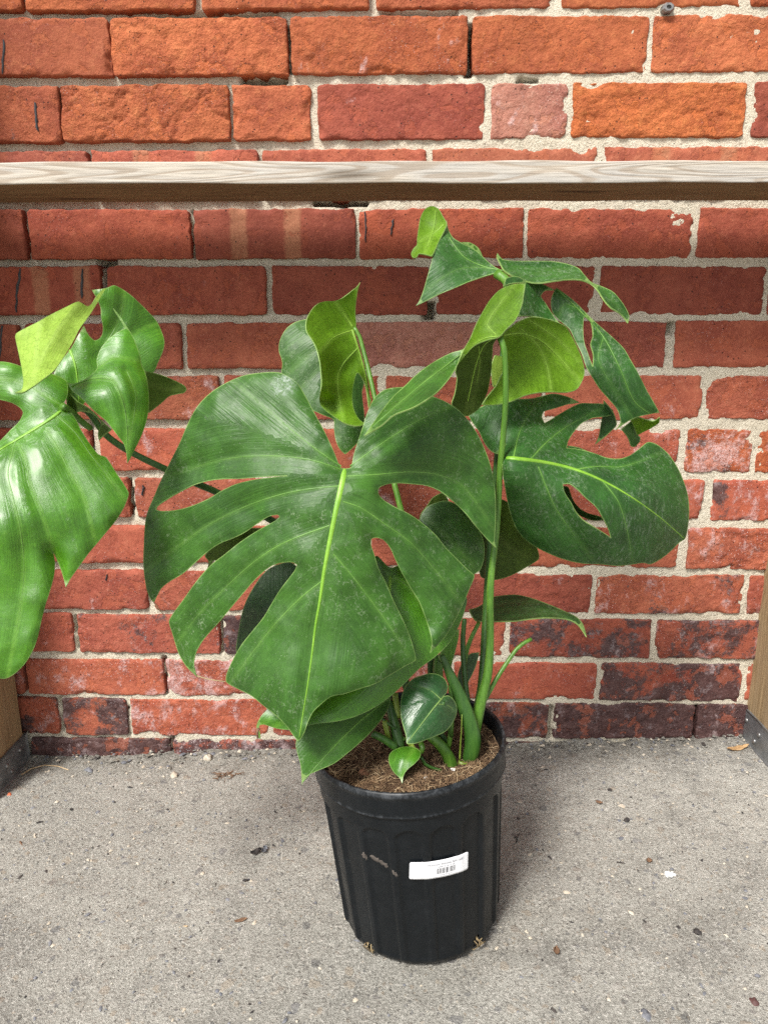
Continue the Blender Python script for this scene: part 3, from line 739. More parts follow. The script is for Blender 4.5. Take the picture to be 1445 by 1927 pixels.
def build_sticker():
    nu, nv = 44, 12
    g = [(i / (nu - 1), j / (nv - 1)) for j in range(nv) for i in range(nu)]
    def rnd(p):                                  # rounded corners
        u, v = p; asp = 3.2; r = .10
        x, y = u * asp, v; cx = min(max(x, r), asp - r); cy = min(max(y, r), 1 - r)
        dx, dy = x - cx, y - cy; L = math.hypot(dx, dy)
        if L > r: x, y = cx + dx * r / L, cy + dy * r / L
        return (x / asp, y)
    g = [rnd(p) for p in g]
    A = conform(g, SC_C, .0007); B = conform(g, SC_C, .0003); N = nu * nv
    f = grid_faces(nu, nv); f2 = [tuple(N + i for i in reversed(q)) for q in f]
    ring = list(range(nu)) + [j * nu + nu - 1 for j in range(1, nv)] + [(nv - 1) * nu + i for i in range(nu - 2, -1, -1)] + [j * nu for j in range(nv - 2, 0, -1)]
    f3 = [(ring[k], N + ring[k], N + ring[(k + 1) % len(ring)], ring[(k + 1) % len(ring)]) for k in range(len(ring))]
    st = mesh_obj('sticker', np.concatenate([A, B]), f + f2 + f3, M_STICK, POT)
    # print: name line, barcode, and two lines too small to read
    cu = bpy.data.curves.new('print', 'FONT'); cu.body = 'Monstera deliciosa Split Leaf'; cu.size = 1.0; cu.resolution_u = 2
    to = bpy.data.objects.new('print', cu); COL.objects.link(to)
    dg = bpy.context.evaluated_depsgraph_get(); dg.update()
    me = to.evaluated_get(dg).to_mesh()
    V = np.array([v.co[:] for v in me.vertices]); Fs = [tuple(p.vertices) for p in me.polygons]
    to.evaluated_get(dg).to_mesh_clear(); bpy.data.objects.remove(to); bpy.data.curves.remove(cu)
    wd = V[:, 0].max(); uvs = np.stack([.285 + V[:, 0] / wd * .60, .735 + V[:, 1] * .155], -1)
    mesh_obj('printed_name', conform(uvs, SC_C, .00085), Fs, M_INKG, st, smooth=False)
    bars = [(0, 1), (2, 2), (6, 1), (8, 2), (11, 1), (14, 2), (17, 1), (19, 2), (24, 1), (26, 3), (30, 1), (34, 1), (37, 2), (40, 1), (42, 1), (45, 2), (49, 1)]
    V, Fc = [], []
    for s, wd in bars:
        for k in range(4):
            V += [(.44 + s * .0062, .23 + k * .105), (.44 + (s + wd * .85) * .0062, .23 + k * .105)]
        b = len(V) - 8
        for k in range(3): Fc.append((b + 2 * k, b + 2 * k + 1, b + 2 * k + 3, b + 2 * k + 2))
    mesh_obj('barcode', conform(V, SC_C, .00085), Fc, M_INK, st, smooth=False)
    V, Fc = [], []
    rg = random.Random(4)
    for u0, u1, v0, hh in ((.455, .745, .605, .05), (.50, .68, .13, .035)):
        u = u0
        while u < u1:
            wd = rg.uniform(.006, .014); h2 = hh * rg.uniform(.6, 1)
            b = len(V); V += [(u, v0), (u + wd, v0), (u + wd, v0 + h2), (u, v0 + h2)]; Fc.append((b, b + 1, b + 2, b + 3))
            u += wd + rg.choice([.005, .006, .022])
    mesh_obj('fine_print', conform(V, SC_C, .00085), Fc, M_INKG, st, smooth=False)
build_sticker()
def smear(pts, wpx, seed):
    rg = np.random.default_rng(seed); V, Fc = [], []; n = 14
    pts = np.array(pts, float)
    for k in range(n):
        t = k / (n - 1) * (len(pts) - 1); i = min(int(t), len(pts) - 2); p = pts[i] * (1 - t + i) + pts[i + 1] * (t - i)
        ww = wpx * (.45 + .55 * rg.random()) * (1 if 0 < k < n - 1 else .3)
        for s in (-.5, -.2, .2, .5):
            a, z = pot_pick(p[0] + rg.normal() * .6, p[1] + s * ww); V.append(potP(np.array(a), np.array(z), .0006 if abs(s) < .3 else .0001))
    for k in range(n - 1):
        for j in range(3): q = k * 4 + j; Fc.append((q, q + 1, q + 5, q + 4))
    mesh_obj('mud_smear', V, Fc, M_SMEAR, POT)
smear([(682, 1608), (693, 1614)], 13, 1); smear([(697, 1611), (715, 1622), (732, 1632)], 10, 2); smear([(738, 1640), (749, 1649)], 11, 3)
# roots poking out of the two drain holes
def strand(pts, r0, r1, sides=5):
    pts = np.asarray(pts, float); n = len(pts); V, Fc = [], []
    tan = np.gradient(pts, axis=0); tan /= np.linalg.norm(tan, axis=1)[:, None] + 1e-9
    up = np.array([.31, .22, .92])
    for k in range(n):
        a = np.cross(tan[k], up); a /= np.linalg.norm(a) + 1e-9; b = np.cross(tan[k], a); r = r0 + (r1 - r0) * k / (n - 1)
        for j in range(sides):
            t = j * math.tau / sides; V.append(pts[k] + r * (math.cos(t) * a + math.sin(t) * b))
    for k in range(n - 1):
        for j in range(sides):
            j2 = (j + 1) % sides; Fc.append((k * sides + j, k * sides + j2, (k + 1) * sides + j2, (k + 1) * sides + j))
    return V, Fc
rg = np.random.default_rng(5)
for a, z in DH:
    for q in range(4):
        a2 = a + rg.normal() * .03; pts = []
        for k in range(7):
            t = k / 6; pts.append(potP(np.array(a2 + rg.normal() * .012 + (rg.random() - .5) * .2 * t), np.array(max(.0012, z + .004 - .012 * t)), -.003 + .006 * math.sin(t * 2.6)))
        V, Fc = strand(pts, .0007, .0004); mesh_obj('root', V, Fc, M_ROOT, POT)
# fibrous soil with its loose coir
def soil_top(x, y):
    return POT_H - .0125 + .004 * fbm(x * 45, y * 45, 51, 3) + .0045 * fbm(x * 16, y * 16, 53, 2) - (np.hypot(x, y) / .085) ** 4 * .004 + x * math.tan(RIM_TILT)
def build_soil():
    n = 90; rr = np.linspace(0, .0912, 46); th = np.linspace(0, math.tau, n, endpoint=False)
    T, RR = np.meshgrid(th, rr); X = RR * np.sin(T); Y = -RR * np.cos(T)
    Z = soil_top(X, Y) + .0012 * fbm(X * 190, Y * 190, 55, 2)
    V = np.stack([X + LEAN * POT_H, Y, Z], -1).reshape(-1, 3); f = grid_faces(n, len(rr), 0, True)
    rg = np.random.default_rng(9); V = [tuple(v) for v in V]; mi = [0] * len(f)
    for q in range(3600):
        r = .0895 * math.sqrt(rg.random()); a = rg.random() * math.tau; x, y = r * math.sin(a), r * math.cos(a)
        if y > .055 and q % 2: continue
        L = rg.uniform(.004, .016); hd = rg.random() * math.tau; cv = rg.normal() * 1.3; pts = []
        lift = abs(rg.normal()) * .0022
        for k in range(5):
            t = k / 4; hd2 = hd + cv * t
            x2, y2 = x + L * t * math.cos(hd2), y + L * t * math.sin(hd2)
            z2 = float(soil_top(np.array(x2), np.array(y2))) + .0006 + lift * math.sin(t * math.pi) + rg.normal() * .0004
            rad = math.hypot(x2, y2)
            if rad > .0895: x2 *= .0895 / rad; y2 *= .0895 / rad
            pts.append((x2 + LEAN * POT_H, y2, z2))
        w_ = rg.uniform(.00016, .00036); v2, f2 = strand(pts, w_, w_ * .6, 3); b = len(V); V += [tuple(p) for p in v2]
        f += [tuple(b + i for i in g) for g in f2]; mi += [2 if rg.random() < .13 else 1] * len(f2)
    o = mesh_obj('potting_soil', V, f, [M_SOIL, M_FIBRE, M_FIBRE2], None, mi=mi)
    o.matrix_world = POT_M
    tag(o, 'brown fibrous coir soil filling the black pot', 'soil', None, 'stuff')
build_soil()

# ------------------------------------------------------------------ the plant
CROP = {'A': (740, 370, 580 / 1445), 'B': (480, 520, 300 / 1445), 'C': (250, 680, 710 / 1445), 'D': (460, 1100, 660 / 1445), 'U': (0, 380, 480 / 1445), 'W': (0, 860, 480 / 1445),
        'R': (960, 700, 485 / 1198), 'S': (680, 1200, 280 / 1445), 'P': (0, 0, 1.0)}
def cp(tag_, pts):
    ox, oy, s = CROP[tag_]; return [(ox + x * s, oy + y * s) for x, y in pts]
PLANT = empty('monstera_plant', tuple(at(860, 1425, .31)))
tag(PLANT, 'large leafy monstera with split leaves growing from the black pot', 'plant')
def on_plant(o, parent=None):
    if parent is None: o.parent = PLANT; o.location = -Vector(PLANT.location)
    else: o.parent = parent
    return o
def catmull(P, step, closed=True):
    P = np.asarray(P, float); n = len(P); out = []
    for i in range(n if closed else n - 1):
        g = (lambda k: P[k % n]) if closed else (lambda k: P[min(max(k, 0), n - 1)])
        p0, p1, p2, p3 = g(i - 1), g(i), g(i + 1), g(i + 2)
        L = np.hypot(*(p2 - p1)); m = max(1, int(round(L / step)))
        # damp the tangents at sharp corners so that tips stay pointed
        def tang(a, b, c):
            u, v = b - a, c - b; lu, lv = np.hypot(*u) + 1e-6, np.hypot(*v) + 1e-6
            k = max(0.0, float(u @ v) / (lu * lv)); return (c - a) / (lu + lv) * k ** .6
        t1, t2 = tang(p0, p1, p2) * L, tang(p1, p2, p3) * L
        for j in range(m):
            t = j / m; h1 = 2 * t ** 3 - 3 * t ** 2 + 1; h2 = t ** 3 - 2 * t ** 2 + t; h3 = -2 * t ** 3 + 3 * t ** 2; h4 = t ** 3 - t ** 2
            out.append(h1 * p1 + h2 * t1 + h3 * p2 + h4 * t2)
    if not closed: out.append(P[-1])
    return np.array(out)
def inside(pts, poly):
    x, y = pts[:, 0], pts[:, 1]; r = np.zeros(len(pts), bool); n = len(poly)
    for i in range(n):
        x1, y1 = poly[i]; x2, y2 = poly[(i + 1) % n]
        if y1 == y2: continue
        c = ((y1 > y) != (y2 > y)) & (x < (x2 - x1) * (y - y1) / (y2 - y1) + x1); r ^= c
    return r
def seg_dist(pts, line):
    """distance to a polyline and the length along it"""
    best = np.full(len(pts), 1e9); along = np.zeros(len(pts)); acc = 0
    for a, b in zip(line[:-1], line[1:]):
        d = b - a; L2 = d @ d + 1e-9; t = np.clip(((pts - a) @ d) / L2, 0, 1); q = np.hypot(*(pts - a - t[:, None] * d).T)
        m = q < best; best[m] = q[m]; along[m] = acc + t[m] * math.sqrt(L2); acc += math.sqrt(L2)
    return best, along
class Depth:
    """thin-plate surface through (px, py, distance from the wall)"""
    def __init__(s, c, smooth=1e-3):
        c = np.array(c, float); s.p = c[:, :2] / 300.0; n = len(c)
        K = s.k(np.hypot(*(s.p[:, None] - s.p[None]).transpose(2, 0, 1))) + np.eye(n) * smooth
        A = np.zeros((n + 3, n + 3)); A[:n, :n] = K; A[:n, n] = 1; A[:n, n + 1:] = s.p; A[n:, :n] = A[:n, n:].T
        s.w = np.linalg.lstsq(A, np.concatenate([c[:, 2], [0, 0, 0]]), rcond=None)[0]
    @staticmethod
    def k(r): return np.where(r > 1e-9, r * r * np.log(np.maximum(r, 1e-9)), 0)
    def __call__(s, q):
        q = np.asarray(q, float) / 300.0; r = np.hypot(*(q[:, None] - s.p[None]).transpose(2, 0, 1))
        return s.k(r) @ s.w[:-3] + s.w[-3] + q @ s.w[-2:]
def leaf(outline, ctrl, veins=(), holes=(), up=True, mats=None, amp=.0016, sig=16, roll=0.0, rollw=22, wave=.0025, step=5.0, inner=8.0, thick=.0010, mw=7.6, lw=2.0, midrib=None, seed=1, ridge=True, name='leaf', vmat=None):
    out = catmull(outline, step); hol = [catmull(h, step) for h in holes]
    D0 = Depth(ctrl)
    lines = [catmull(v, 8, False) for v in ([midrib] if midrib is not None else []) + list(veins)]
    edge = np.concatenate([out, out[:1]])
    lines0 = lines
    def ext(L):
        t = L[-1] - L[max(0, len(L) - 4)]; t = t / (np.hypot(*t) + 1e-9); return np.concatenate([L, L[-1:] + t * 60, L[-1:] + t * 140])
    lines = [ext(L) for L in lines]
    def surf(q):
        d = D0(q); 
        if lines:
            v = np.full(len(q), 1e9)
            for L in lines: v = np.minimum(v, seg_dist(q, L)[0])
            d = d + (-1 if up else 1) * amp * np.exp(-(v / sig) ** 2)
        e = seg_dist(q, edge)[0]
        d = d - roll * np.exp(-(e / rollw))
        d = d + wave * fbm(q[:, 0] / 75 + seed, q[:, 1] / 75, seed, 2) + wave * .7 * np.exp(-(e / 26)) * vn(q[:, 0] / 24, q[:, 1] / 24 + seed, seed + 2)
        return d
    lo, hi = out.min(0), out.max(0)
    gx, gy = np.meshgrid(np.arange(lo[0], hi[0], inner), np.arange(lo[1], hi[1], inner * .87))
    gx = gx + (np.arange(gx.shape[0]) % 2)[:, None] * inner / 2
    g = np.stack([gx.ravel(), gy.ravel()], -1); g = g + np.random.default_rng(seed).normal(size=g.shape) * .5
    m = inside(g, out)
    for h in hol: m &= ~inside(g, h)
    g = g[m]; dist = seg_dist(g, edge)[0]
    for h in hol: dist = np.minimum(dist, seg_dist(g, np.concatenate([h, h[:1]]))[0])
    g = g[dist > inner * .5]
    pts = list(out); ed = [(i, (i + 1) % len(out)) for i in range(len(out))]
    for h in hol:
        b = len(pts); pts += list(h); ed += [(b + i, b + (i + 1) % len(h)) for i in range(len(h))]
    pts += list(g)
    vs, es, fs, *_ = delaunay_2d_cdt([Vector(p) for p in pts], ed, [], 0, 1e-5)
    q = np.array([v[:] for v in vs]); tri = np.array([f[:] for f in fs if len(f) == 3])
    c = q[tri].mean(1); m = inside(c, out)
    for h in hol: m &= ~inside(c, h)
    tri = tri[m]
    # orient towards the camera
    a, b, cc = q[tri[:, 0]], q[tri[:, 1]], q[tri[:, 2]]
    ar = (b[:, 0] - a[:, 0]) * (cc[:, 1] - a[:, 1]) - (b[:, 1] - a[:, 1]) * (cc[:, 0] - a[:, 0])
    tri[ar > 0] = tri[ar > 0][:, ::-1]
    tri = tri[np.abs(ar) > 1e-6]
    d = surf(q); P = at(q[:, 0], q[:, 1], d)
    nrm = np.zeros_like(P); fn = np.cross(P[tri[:, 1]] - P[tri[:, 0]], P[tri[:, 2]] - P[tri[:, 0]])
    for k in range(3): np.add.at(nrm, tri[:, k], fn)
    nrm /= np.linalg.norm(nrm, axis=1)[:, None] + 1e-12
    e = seg_dist(q, edge)[0]
    for h in hol: e = np.minimum(e, seg_dist(q, np.concatenate([h, h[:1]]))[0])
    N = len(P); B = P - nrm * thick
    # boundary rim on its own vertices, so that both sides keep clean normals
    cnt = {}
    for t in tri:
        for k in range(3):
            x, y = int(t[k]), int(t[(k + 1) % 3]); cnt[(x, y)] = cnt.get((x, y), 0) + 1
    bnd = [(x, y) for (x, y) in cnt if (y, x) not in cnt]
    ids = {}
    for x, y in bnd:
        for k in (x, y): ids.setdefault(k, len(ids))
    bi = list(ids); nb = len(bi)
    V = np.concatenate([P, B, P[bi], B[bi]])
    faces = [tuple(t) for t in tri] + [tuple(N + i for i in t[::-1]) for t in tri] + [(2 * N + ids[y], 2 * N + ids[x], 2 * N + nb + ids[x], 2 * N + nb + ids[y]) for x, y in bnd]
    mi = [0] * len(tri) + [1] * len(tri) + [2] * len(bnd)
    if lines:
        vd = np.full(N, 1e9); vl = np.zeros(N)
        for k, L in enumerate(lines):
            x, y = seg_dist(q, L); mm = x < vd; vd[mm] = x[mm]; vl[mm] = y[mm] + 900 * k
    else: vd = q[:, 0] - lo[0] + 40; vl = q[:, 1]
    sc = .45                                     # pixels to about millimetres
    at_ = {}
    for k, v in (('vd', vd * sc), ('vl', vl * sc), ('ed', e * sc)): at_[k] = np.concatenate([v, v, v[bi], v[bi]])
    mats = mats or ((M_UP, M_UND) if up else (M_UN, M_UP))
    o = on_plant(mesh_obj(name, V, faces, [mats[0], mats[1], M_RIM], None, mi=mi, attrs=at_))
    if ridge:
        for k, L in enumerate(lines0):
            isM = midrib is not None and k == 0
            w0, w1 = (mw, .9) if isM else (lw, .3)
            hgt = (.0011 if isM else .0003)
            tg = np.gradient(L, axis=0); tg /= np.hypot(*tg.T)[:, None] + 1e-9; nn = np.stack([-tg[:, 1], tg[:, 0]], -1)
            n = len(L); t = np.linspace(0, 1, n); ww = w0 + (w1 - w0) * t ** .8; hh = hgt * (1 - .7 * t)
            if isM: ww = w1 + (w0 - w1) * (1 - t) ** 1.35 * np.clip(t / .05 + .35, 0, 1)
            VV, FF = [], []
            dc = surf(L)
            prof = ((-1, -.5), (-.6, .55), (0, 1), (.6, .55), (1, -.5))
            for s, z in prof: 
                qq = L + nn * (s * ww)[:, None]; VV.append(at(qq[:, 0], qq[:, 1], surf(qq) * .4 + dc * .6 + z * hh - (.0003 if z < 0 else 0)))
            VV = np.stack(VV, 1).reshape(-1, 3); m_ = len(prof)
            for i in range(n - 1):
                for j in range(m_ - 1): x = i * m_ + j; FF.append((x, x + 1, x + m_ + 1, x + m_))
            on_plant(mesh_obj('midrib' if isM else 'vein', VV, FF, vmat or (M_MID if isM else M_MIDP)), o)
    return o
def stalk(path, r0, r1, mat=None, name='petiole', sides=12, bulge=None, flat=1.0, parent=None, cap=True):
    """path of (px, py, d); radii in metres"""
    p = np.array(path, float); c = catmull(p[:, :2] if False else np.column_stack([p[:, 0], p[:, 1]]), 10, False)
    L = np.concatenate([[0], np.cumsum(np.hypot(*np.diff(p[:, :2], axis=0).T))]); Lc = np.concatenate([[0], np.cumsum(np.hypot(*np.diff(c, axis=0).T))])
    # smooth depth along the length
    dd = np.interp(Lc / Lc[-1], L / L[-1], p[:, 2])
    for _ in range(6): dd[1:-1] = (dd[:-2] + dd[1:-1] * 2 + dd[2:]) / 4
    P = at(c[:, 0], c[:, 1], dd); n = len(P)
    tan = np.gradient(P, axis=0); tan /= np.linalg.norm(tan, axis=1)[:, None]
    V, Fc = [], []; ref = np.array([0, -1.0, .15])
    for k in range(n):
        t = k / (n - 1); r = r0 + (r1 - r0) * t
        if bulge is not None: r = float(np.interp(t, *bulge))
        r *= 1 + .03 * float(vn(k * .35, 3, 7))
        b = np.cross(tan[k], ref); b /= np.linalg.norm(b); a = np.cross(b, tan[k])
        for j in range(sides):
            th = j * math.tau / sides; g = 1 - .10 * max(0, math.cos(th)) ** 6
            V.append(P[k] + r * g * (math.cos(th) * a * flat + math.sin(th) * b))
    for k in range(n - 1):
        for j in range(sides):
            j2 = (j + 1) % sides; Fc.append((k * sides + j, k * sides + j2, (k + 1) * sides + j2, (k + 1) * sides + j))
    if cap: Fc.append(tuple(range(sides - 1, -1, -1))); Fc.append(tuple((n - 1) * sides + j for j in range(sides)))
    return on_plant(mesh_obj(name, V, Fc, mat or M_STEM), parent)

# --- the big split leaf in front
L1 = cp('C', [(795,405),(770,345),(735,270),(700,205),(660,130),(632,85),(600,60),(560,42),(500,42),(430,52),(370,75),(310,110),(265,150),(235,190),(205,250),(180,310),(155,360),(130,410),(105,460),(80,520),(60,565),(50,600),(45,640),(42,700),(40,770),(45,830),(55,880),(70,915),(80,924),
 (90,905),(110,870),(140,845),(190,815),(230,780),(280,735),(330,700),(390,675),(430,655),(480,620),(520,595),(555,588),(562,595),(545,610),(500,635),(450,665),(400,700),(350,740),(310,770),(270,810),(230,860),(195,910),(165,950),(142,985),
 (138,1000),(150,1040),(165,1090),(180,1130),(205,1170),(230,1195),(246,1210),(235,1170),(238,1130),(255,1090),(285,1050),(330,1000),(380,940),(430,880),(480,825),(530,785),(570,772),(610,770),(628,780),(620,800),(590,840),(560,880),(530,930),(500,980),(460,1030),(420,1080),(395,1120),(370,1170),(357,1205),(358,1230),
 (400,1255),(450,1280),(500,1320),(550,1360),(590,1400),(615,1435),(632,1456),(645,1445),(658,1420),(670,1385),(690,1345),(720,1315),(760,1285),(810,1275),(870,1255),(930,1235),(990,1200),(1040,1170),(1083,1145),
 (1075,1100),(1060,1050),(1030,980),(1000,920),(970,850),(940,790),(925,740),(912,700),(915,680),(935,676),(960,685),(985,715),(1005,760),(1035,820),(1070,880),(1095,920),(1115,970),(1135,1030),(1145,1080),(1138,1120),
 (1165,1090),(1200,1050),(1235,990),(1265,930),(1290,870),(1305,835),(1308,820),(1280,795),(1240,755),(1200,715),(1160,665),(1110,620),(1060,585),(1000,555),(960,530),(940,505),(943,485),(970,472),(1010,467),(1070,470),(1130,478),(1180,500),(1230,540),(1280,590),(1320,640),(1360,685),(1392,714),
 (1385,690),(1388,640),(1390,560),(1385,480),(1370,400),(1345,330),(1315,270),(1280,220),(1240,180),(1190,150),(1140,130),(1070,100),(1000,100),(960,110),(925,140),(900,190),(880,250),(860,310),(845,360),(835,405),(815,410)])
L1_H = cp('C', [(590,438),(500,442),(420,449),(320,453),(250,468),(190,495),(130,530),(92,556),(88,568),(110,573),(160,570),(220,555),(290,525),(340,495),(400,468),(480,450),(540,443)])
L1_MID = cp('C', [(812,412),(798,480),(778,570),(756,680),(735,790),(716,920),(700,1010),(685,1130),(668,1250),(650,1360),(638,1440)])
L1_V = [cp('C', v) for v in ([(797,402),(700,335),(620,272),(540,205),(480,155)], [(797,415),(700,382),(600,366),(480,362),(350,375),(220,412)], [(790,478),(700,486),(600,502),(500,530),(400,570),(280,632),(150,725)],
 [(752,630),(660,662),(560,705),(460,772),(360,862),(260,960),(185,1060)], [(728,840),(650,900),(560,990),(470,1100),(400,1195)], [(832,402),(900,352),(990,290),(1100,222),(1190,182)], [(822,440),(930,434),(1050,424),(1160,432),(1260,475),(1335,570)],
 [(805,538),(870,560),(960,620),(1060,692),(1150,790),(1230,890)], [(768,738),(830,810),(900,900),(980,1010),(1045,1110)])]
C1 = [(650,885,.366),(610,1080,.392),(565,1385,.425),(520,705,.318),(380,760,.318),(285,900,.315),(275,1120,.335),(345,1265,.36),(430,1290,.385),(840,755,.305),(925,860,.300),(930,1020,.325),(890,1085,.345),(780,1240,.385),(640,800,.345),(690,790,.338),(450,950,.352),(800,930,.345)]
M_UP1 = mat_leaf('leaf_upper_dark_scuffed', (.024, .080, .010), (.040, .120, .013), (.095, .205, .036), .55, .16, .42, spec=.38, scuff=tuple(float(v) for v in at(534, 730, .315)))
leaf(L1, C1, L1_V, [L1_H], True, (M_UP1, M_UND), amp=.0040, sig=23, roll=.006, rollw=20, wave=.004, step=4, inner=6.5, midrib=L1_MID, seed=3)
# dried tail tips of two lobes
stalk([(289,1133,.335),(300,1148,.336),(314,1163,.338)], .0005, .0003, M_ROOT, 'leaf_tip'); stalk([(370,1272,.36),(395,1279,.362),(424,1283,.375)], .0006, .0004, M_ROOT, 'leaf_tip')

# --- the leaf just beneath it
L2 = cp('C', [(1278,905),(1272,950),(1255,1000),(1215,1075),(1160,1130),(1095,1180),(1040,1235),(985,1285),(920,1330),(850,1362),(780,1380),(700,1390),(650,1400),(600,1412),(545,1406),(500,1392),(484,1396),(490,1448),(478,1440),(474,1395),(490,1360),(515,1330),(530,1200),(600,1020),(720,880),(860,790),(935,745),(985,790),(1060,770),(1180,800)])
leaf(L2, [(870,1130,.330),(830,1240,.345),(745,1310,.368),(610,1368,.395),(487,1385,.400),(490,1391,.398),(550,1250,.36),(700,1060,.335),(860,1060,.315)], [cp('C', v) for v in ([(985,820),(1050,860),(1110,940),(1150,1040)], [(960,830),(900,960),(800,1100),(700,1200)])], (), True, (M_UPB, M_UND), amp=.0015, roll=.003, mw=4, midrib=cp('C', [(985,820),(970,960),(900,1120),(780,1260),(600,1370)]), seed=5)
stalk([(487,1371,.40),(484,1378,.402),(485,1390,.402)], .0016, .0008, M_BARK, 'leaf_tip')
# --- low dark leaf over the rim
L3 = cp('D', [(602,462),(592,510),(562,560),(520,610),(470,658),(420,700),(370,738),(310,765),(265,785),(247,800),(237,828),(235,790),(230,740),(216,690),(212,650),(250,560),(340,480),(450,430),(540,430)])
leaf(L3, [(735,1310,.330),(700,1380,.362),(625,1450,.398),(568,1475,.41),(556,1400,.395),(600,1320,.37),(700,1298,.335)], (), (), True, (M_UP, M_UND), amp=.001, roll=.002, wave=.0015, mw=3.0, midrib=cp('D', [(596,470),(480,560),(360,680),(240,815)]), seed=7, vmat=M_MIDP)
# --- small glossy heart leaf and the tiny leaf in front of the soil
M_UPG = mat_leaf('leaf_upper_glossy', (.014, .060, .014), (.022, .082, .018), (.07, .16, .05), .2, .08, .26)
L4 = cp('D', [(730,375),(765,366),(800,372),(825,390),(838,420),(832,448),(818,462),(840,458),(862,475),(875,505),(872,540),(855,575),(830,605),(790,625),(750,640),(710,655),(685,658),(668,657),(665,625),(655,590),(645,550),(642,500),(650,450),(670,410),(700,385)])
leaf(L4, [(835,1318,.358),(800,1270,.345),(758,1310,.358),(755,1350,.372),(766,1400,.388),(808,1330,.366),(850,1325,.350),(858,1345,.352),(840,1376,.366),(800,1392,.380)], [cp('D', [(812,478),(770,440),(720,420)]), cp('D', [(800,495),(840,500),(865,520)])], (), True, (M_UPG, M_UND), amp=.0016, sig=9, roll=.004, rollw=12, wave=.0012, step=4, inner=5, mw=2.4, midrib=cp('D', [(818,466),(780,510),(730,575),(672,650)]), seed=9, vmat=M_UP)
L5 = cp('D', [(640,672),(680,668),(710,675),(727,692),(722,715),(700,740),(670,765),(655,790),(650,822),(640,800),(615,775),(598,745),(593,715),(605,690)])
leaf(L5, [(780,1408,.352),(750,1408,.350),(735,1430,.357),(756,1475,.378),(785,1425,.360),(760,1428,.363)], (), (), True, (M_UPB, M_UN), amp=.001, sig=7, roll=.002, rollw=9, wave=.0008, step=4, inner=5, midrib=cp('D', [(700,675),(670,720),(650,815)]), seed=11, ridge=False)

# --- pale leaf seen from below, centre back, and the dark one behind it
L6 = cp('B', [(955,50),(935,80),(890,120),(840,160),(780,200),(710,222),(650,222),(590,235),(540,270),(495,330),(470,390),(462,440),(470,500),(510,560),(545,620),(570,690),(590,780),(600,870),(605,950),(600,1020),(590,1060),(583,1110),(590,1160),(620,1200),(680,1250),(740,1290),(810,1330),(880,1350),(950,1355),(1002,1335),
 (950,1300),(910,1240),(890,1180),(882,1100),(885,1020),(900,950),(920,880),(935,875),(960,905),(990,960),(1010,1030),(1022,1110),(1030,1190),(1052,1130),(1040,1080),(1030,1000),(1015,900),(990,810),(960,720),(940,650),(920,600),(900,520),(915,455),(915,400),(910,340),(912,270),(920,200),(930,130)])
leaf(L6, [(660,622,.165),(678,530,.150),(620,565,.175),(577,610,.215),(600,680,.232),(606,740,.236),(602,752,.208),(640,700,.190),(650,780,.222),(688,798,.228),(675,700,.178),(694,765,.180),(668,640,.168)], [cp('B', v) for v in ([(880,490),(780,520),(700,560),(650,620)], [(930,650),(860,720),(800,790),(750,900),(755,1050),(780,1200)], [(880,450),(840,390),(800,330)])], (), False, (M_UN, M_UPB), amp=.0018, sig=10, roll=-.003, wave=.002, step=4, inner=5.5, midrib=cp('B', [(880,480),(930,640),(960,740),(1000,900),(1025,1100)]), seed=13, mw=3, vmat=M_VUN)
L7 = cp('B', [(470,385),(400,400),(340,425),(280,475),(235,550),(215,620),(218,690),(240,750),(246,800),(238,880),(250,1000),(400,1150),(600,1250),(712,1300),(716,1400),(735,1500),(770,1570),(815,1612),(880,1560),(950,1480),(985,1400),(990,1250),(970,1050),(990,950),(930,800),(860,600),(700,420),(580,370)])
leaf(L7, [(570,605,.115),(527,650,.125),(532,700,.135),(600,640,.130),(640,780,.160),(650,850,.175),(680,830,.165),(675,720,.140)], [cp('B', v) for v in ([(560,660),(450,740),(350,830)], [(620,800),(520,900),(430,1000)])], (), True, (M_UP, M_UND), amp=.002, roll=.005, wave=.002, midrib=cp('B', [(640,560),(690,900),(715,1200),(760,1500)]), seed=15, ridge=False)
stalk([(666,616,.165),(676,632,.166),(684,660,.170),(693,695,.178),(701,730,.186),(706,752,.19),(725,840,.215),(747,930,.235),(770,1020,.25),(800,1150,.27),(815,1300,.29),(820,1400,.295)], .0022, .0042, M_STEM)
# --- right-hand big leaf
ra = lambda *p: cp('A', p); rr_ = lambda *p: cp('R', p)
L8 = ra((350,1020),(400,990),(460,965),(520,950)) + rr_((100,122),(140,113),(200,100),(270,115),(322,141),(270,150),(205,170),(155,185),(148,210),(160,236),(185,222),(240,188),(322,146),(380,145),(440,150),(480,180),(470,200),(430,208),(380,215),(330,240),(295,280),(270,320),(263,352),(300,355),(350,365),(400,380),(450,398),(510,402),(560,385),(600,355),(640,325),(680,335),(730,375),(770,430),(800,490),(825,570),(832,640),(826,720),(812,778),(790,790),(750,830),(700,870),(650,895),(620,888),(570,895),(500,902),(420,895),(330,890),(250,872),(180,845),(120,815),(70,780),(35,740),(10,690),(-10,620),(-24,540),(-37,460),(-36,390),(-22,335)) + ra((500,1180),(490,1208),(460,1195),(430,1160),(400,1100),(365,1050))
L8_H = rr_((245,522),(275,520),(310,545),(350,585),(400,630),(430,680),(455,730),(467,770),(430,745),(380,715),(340,690),(305,650),(285,610),(262,575),(248,545))
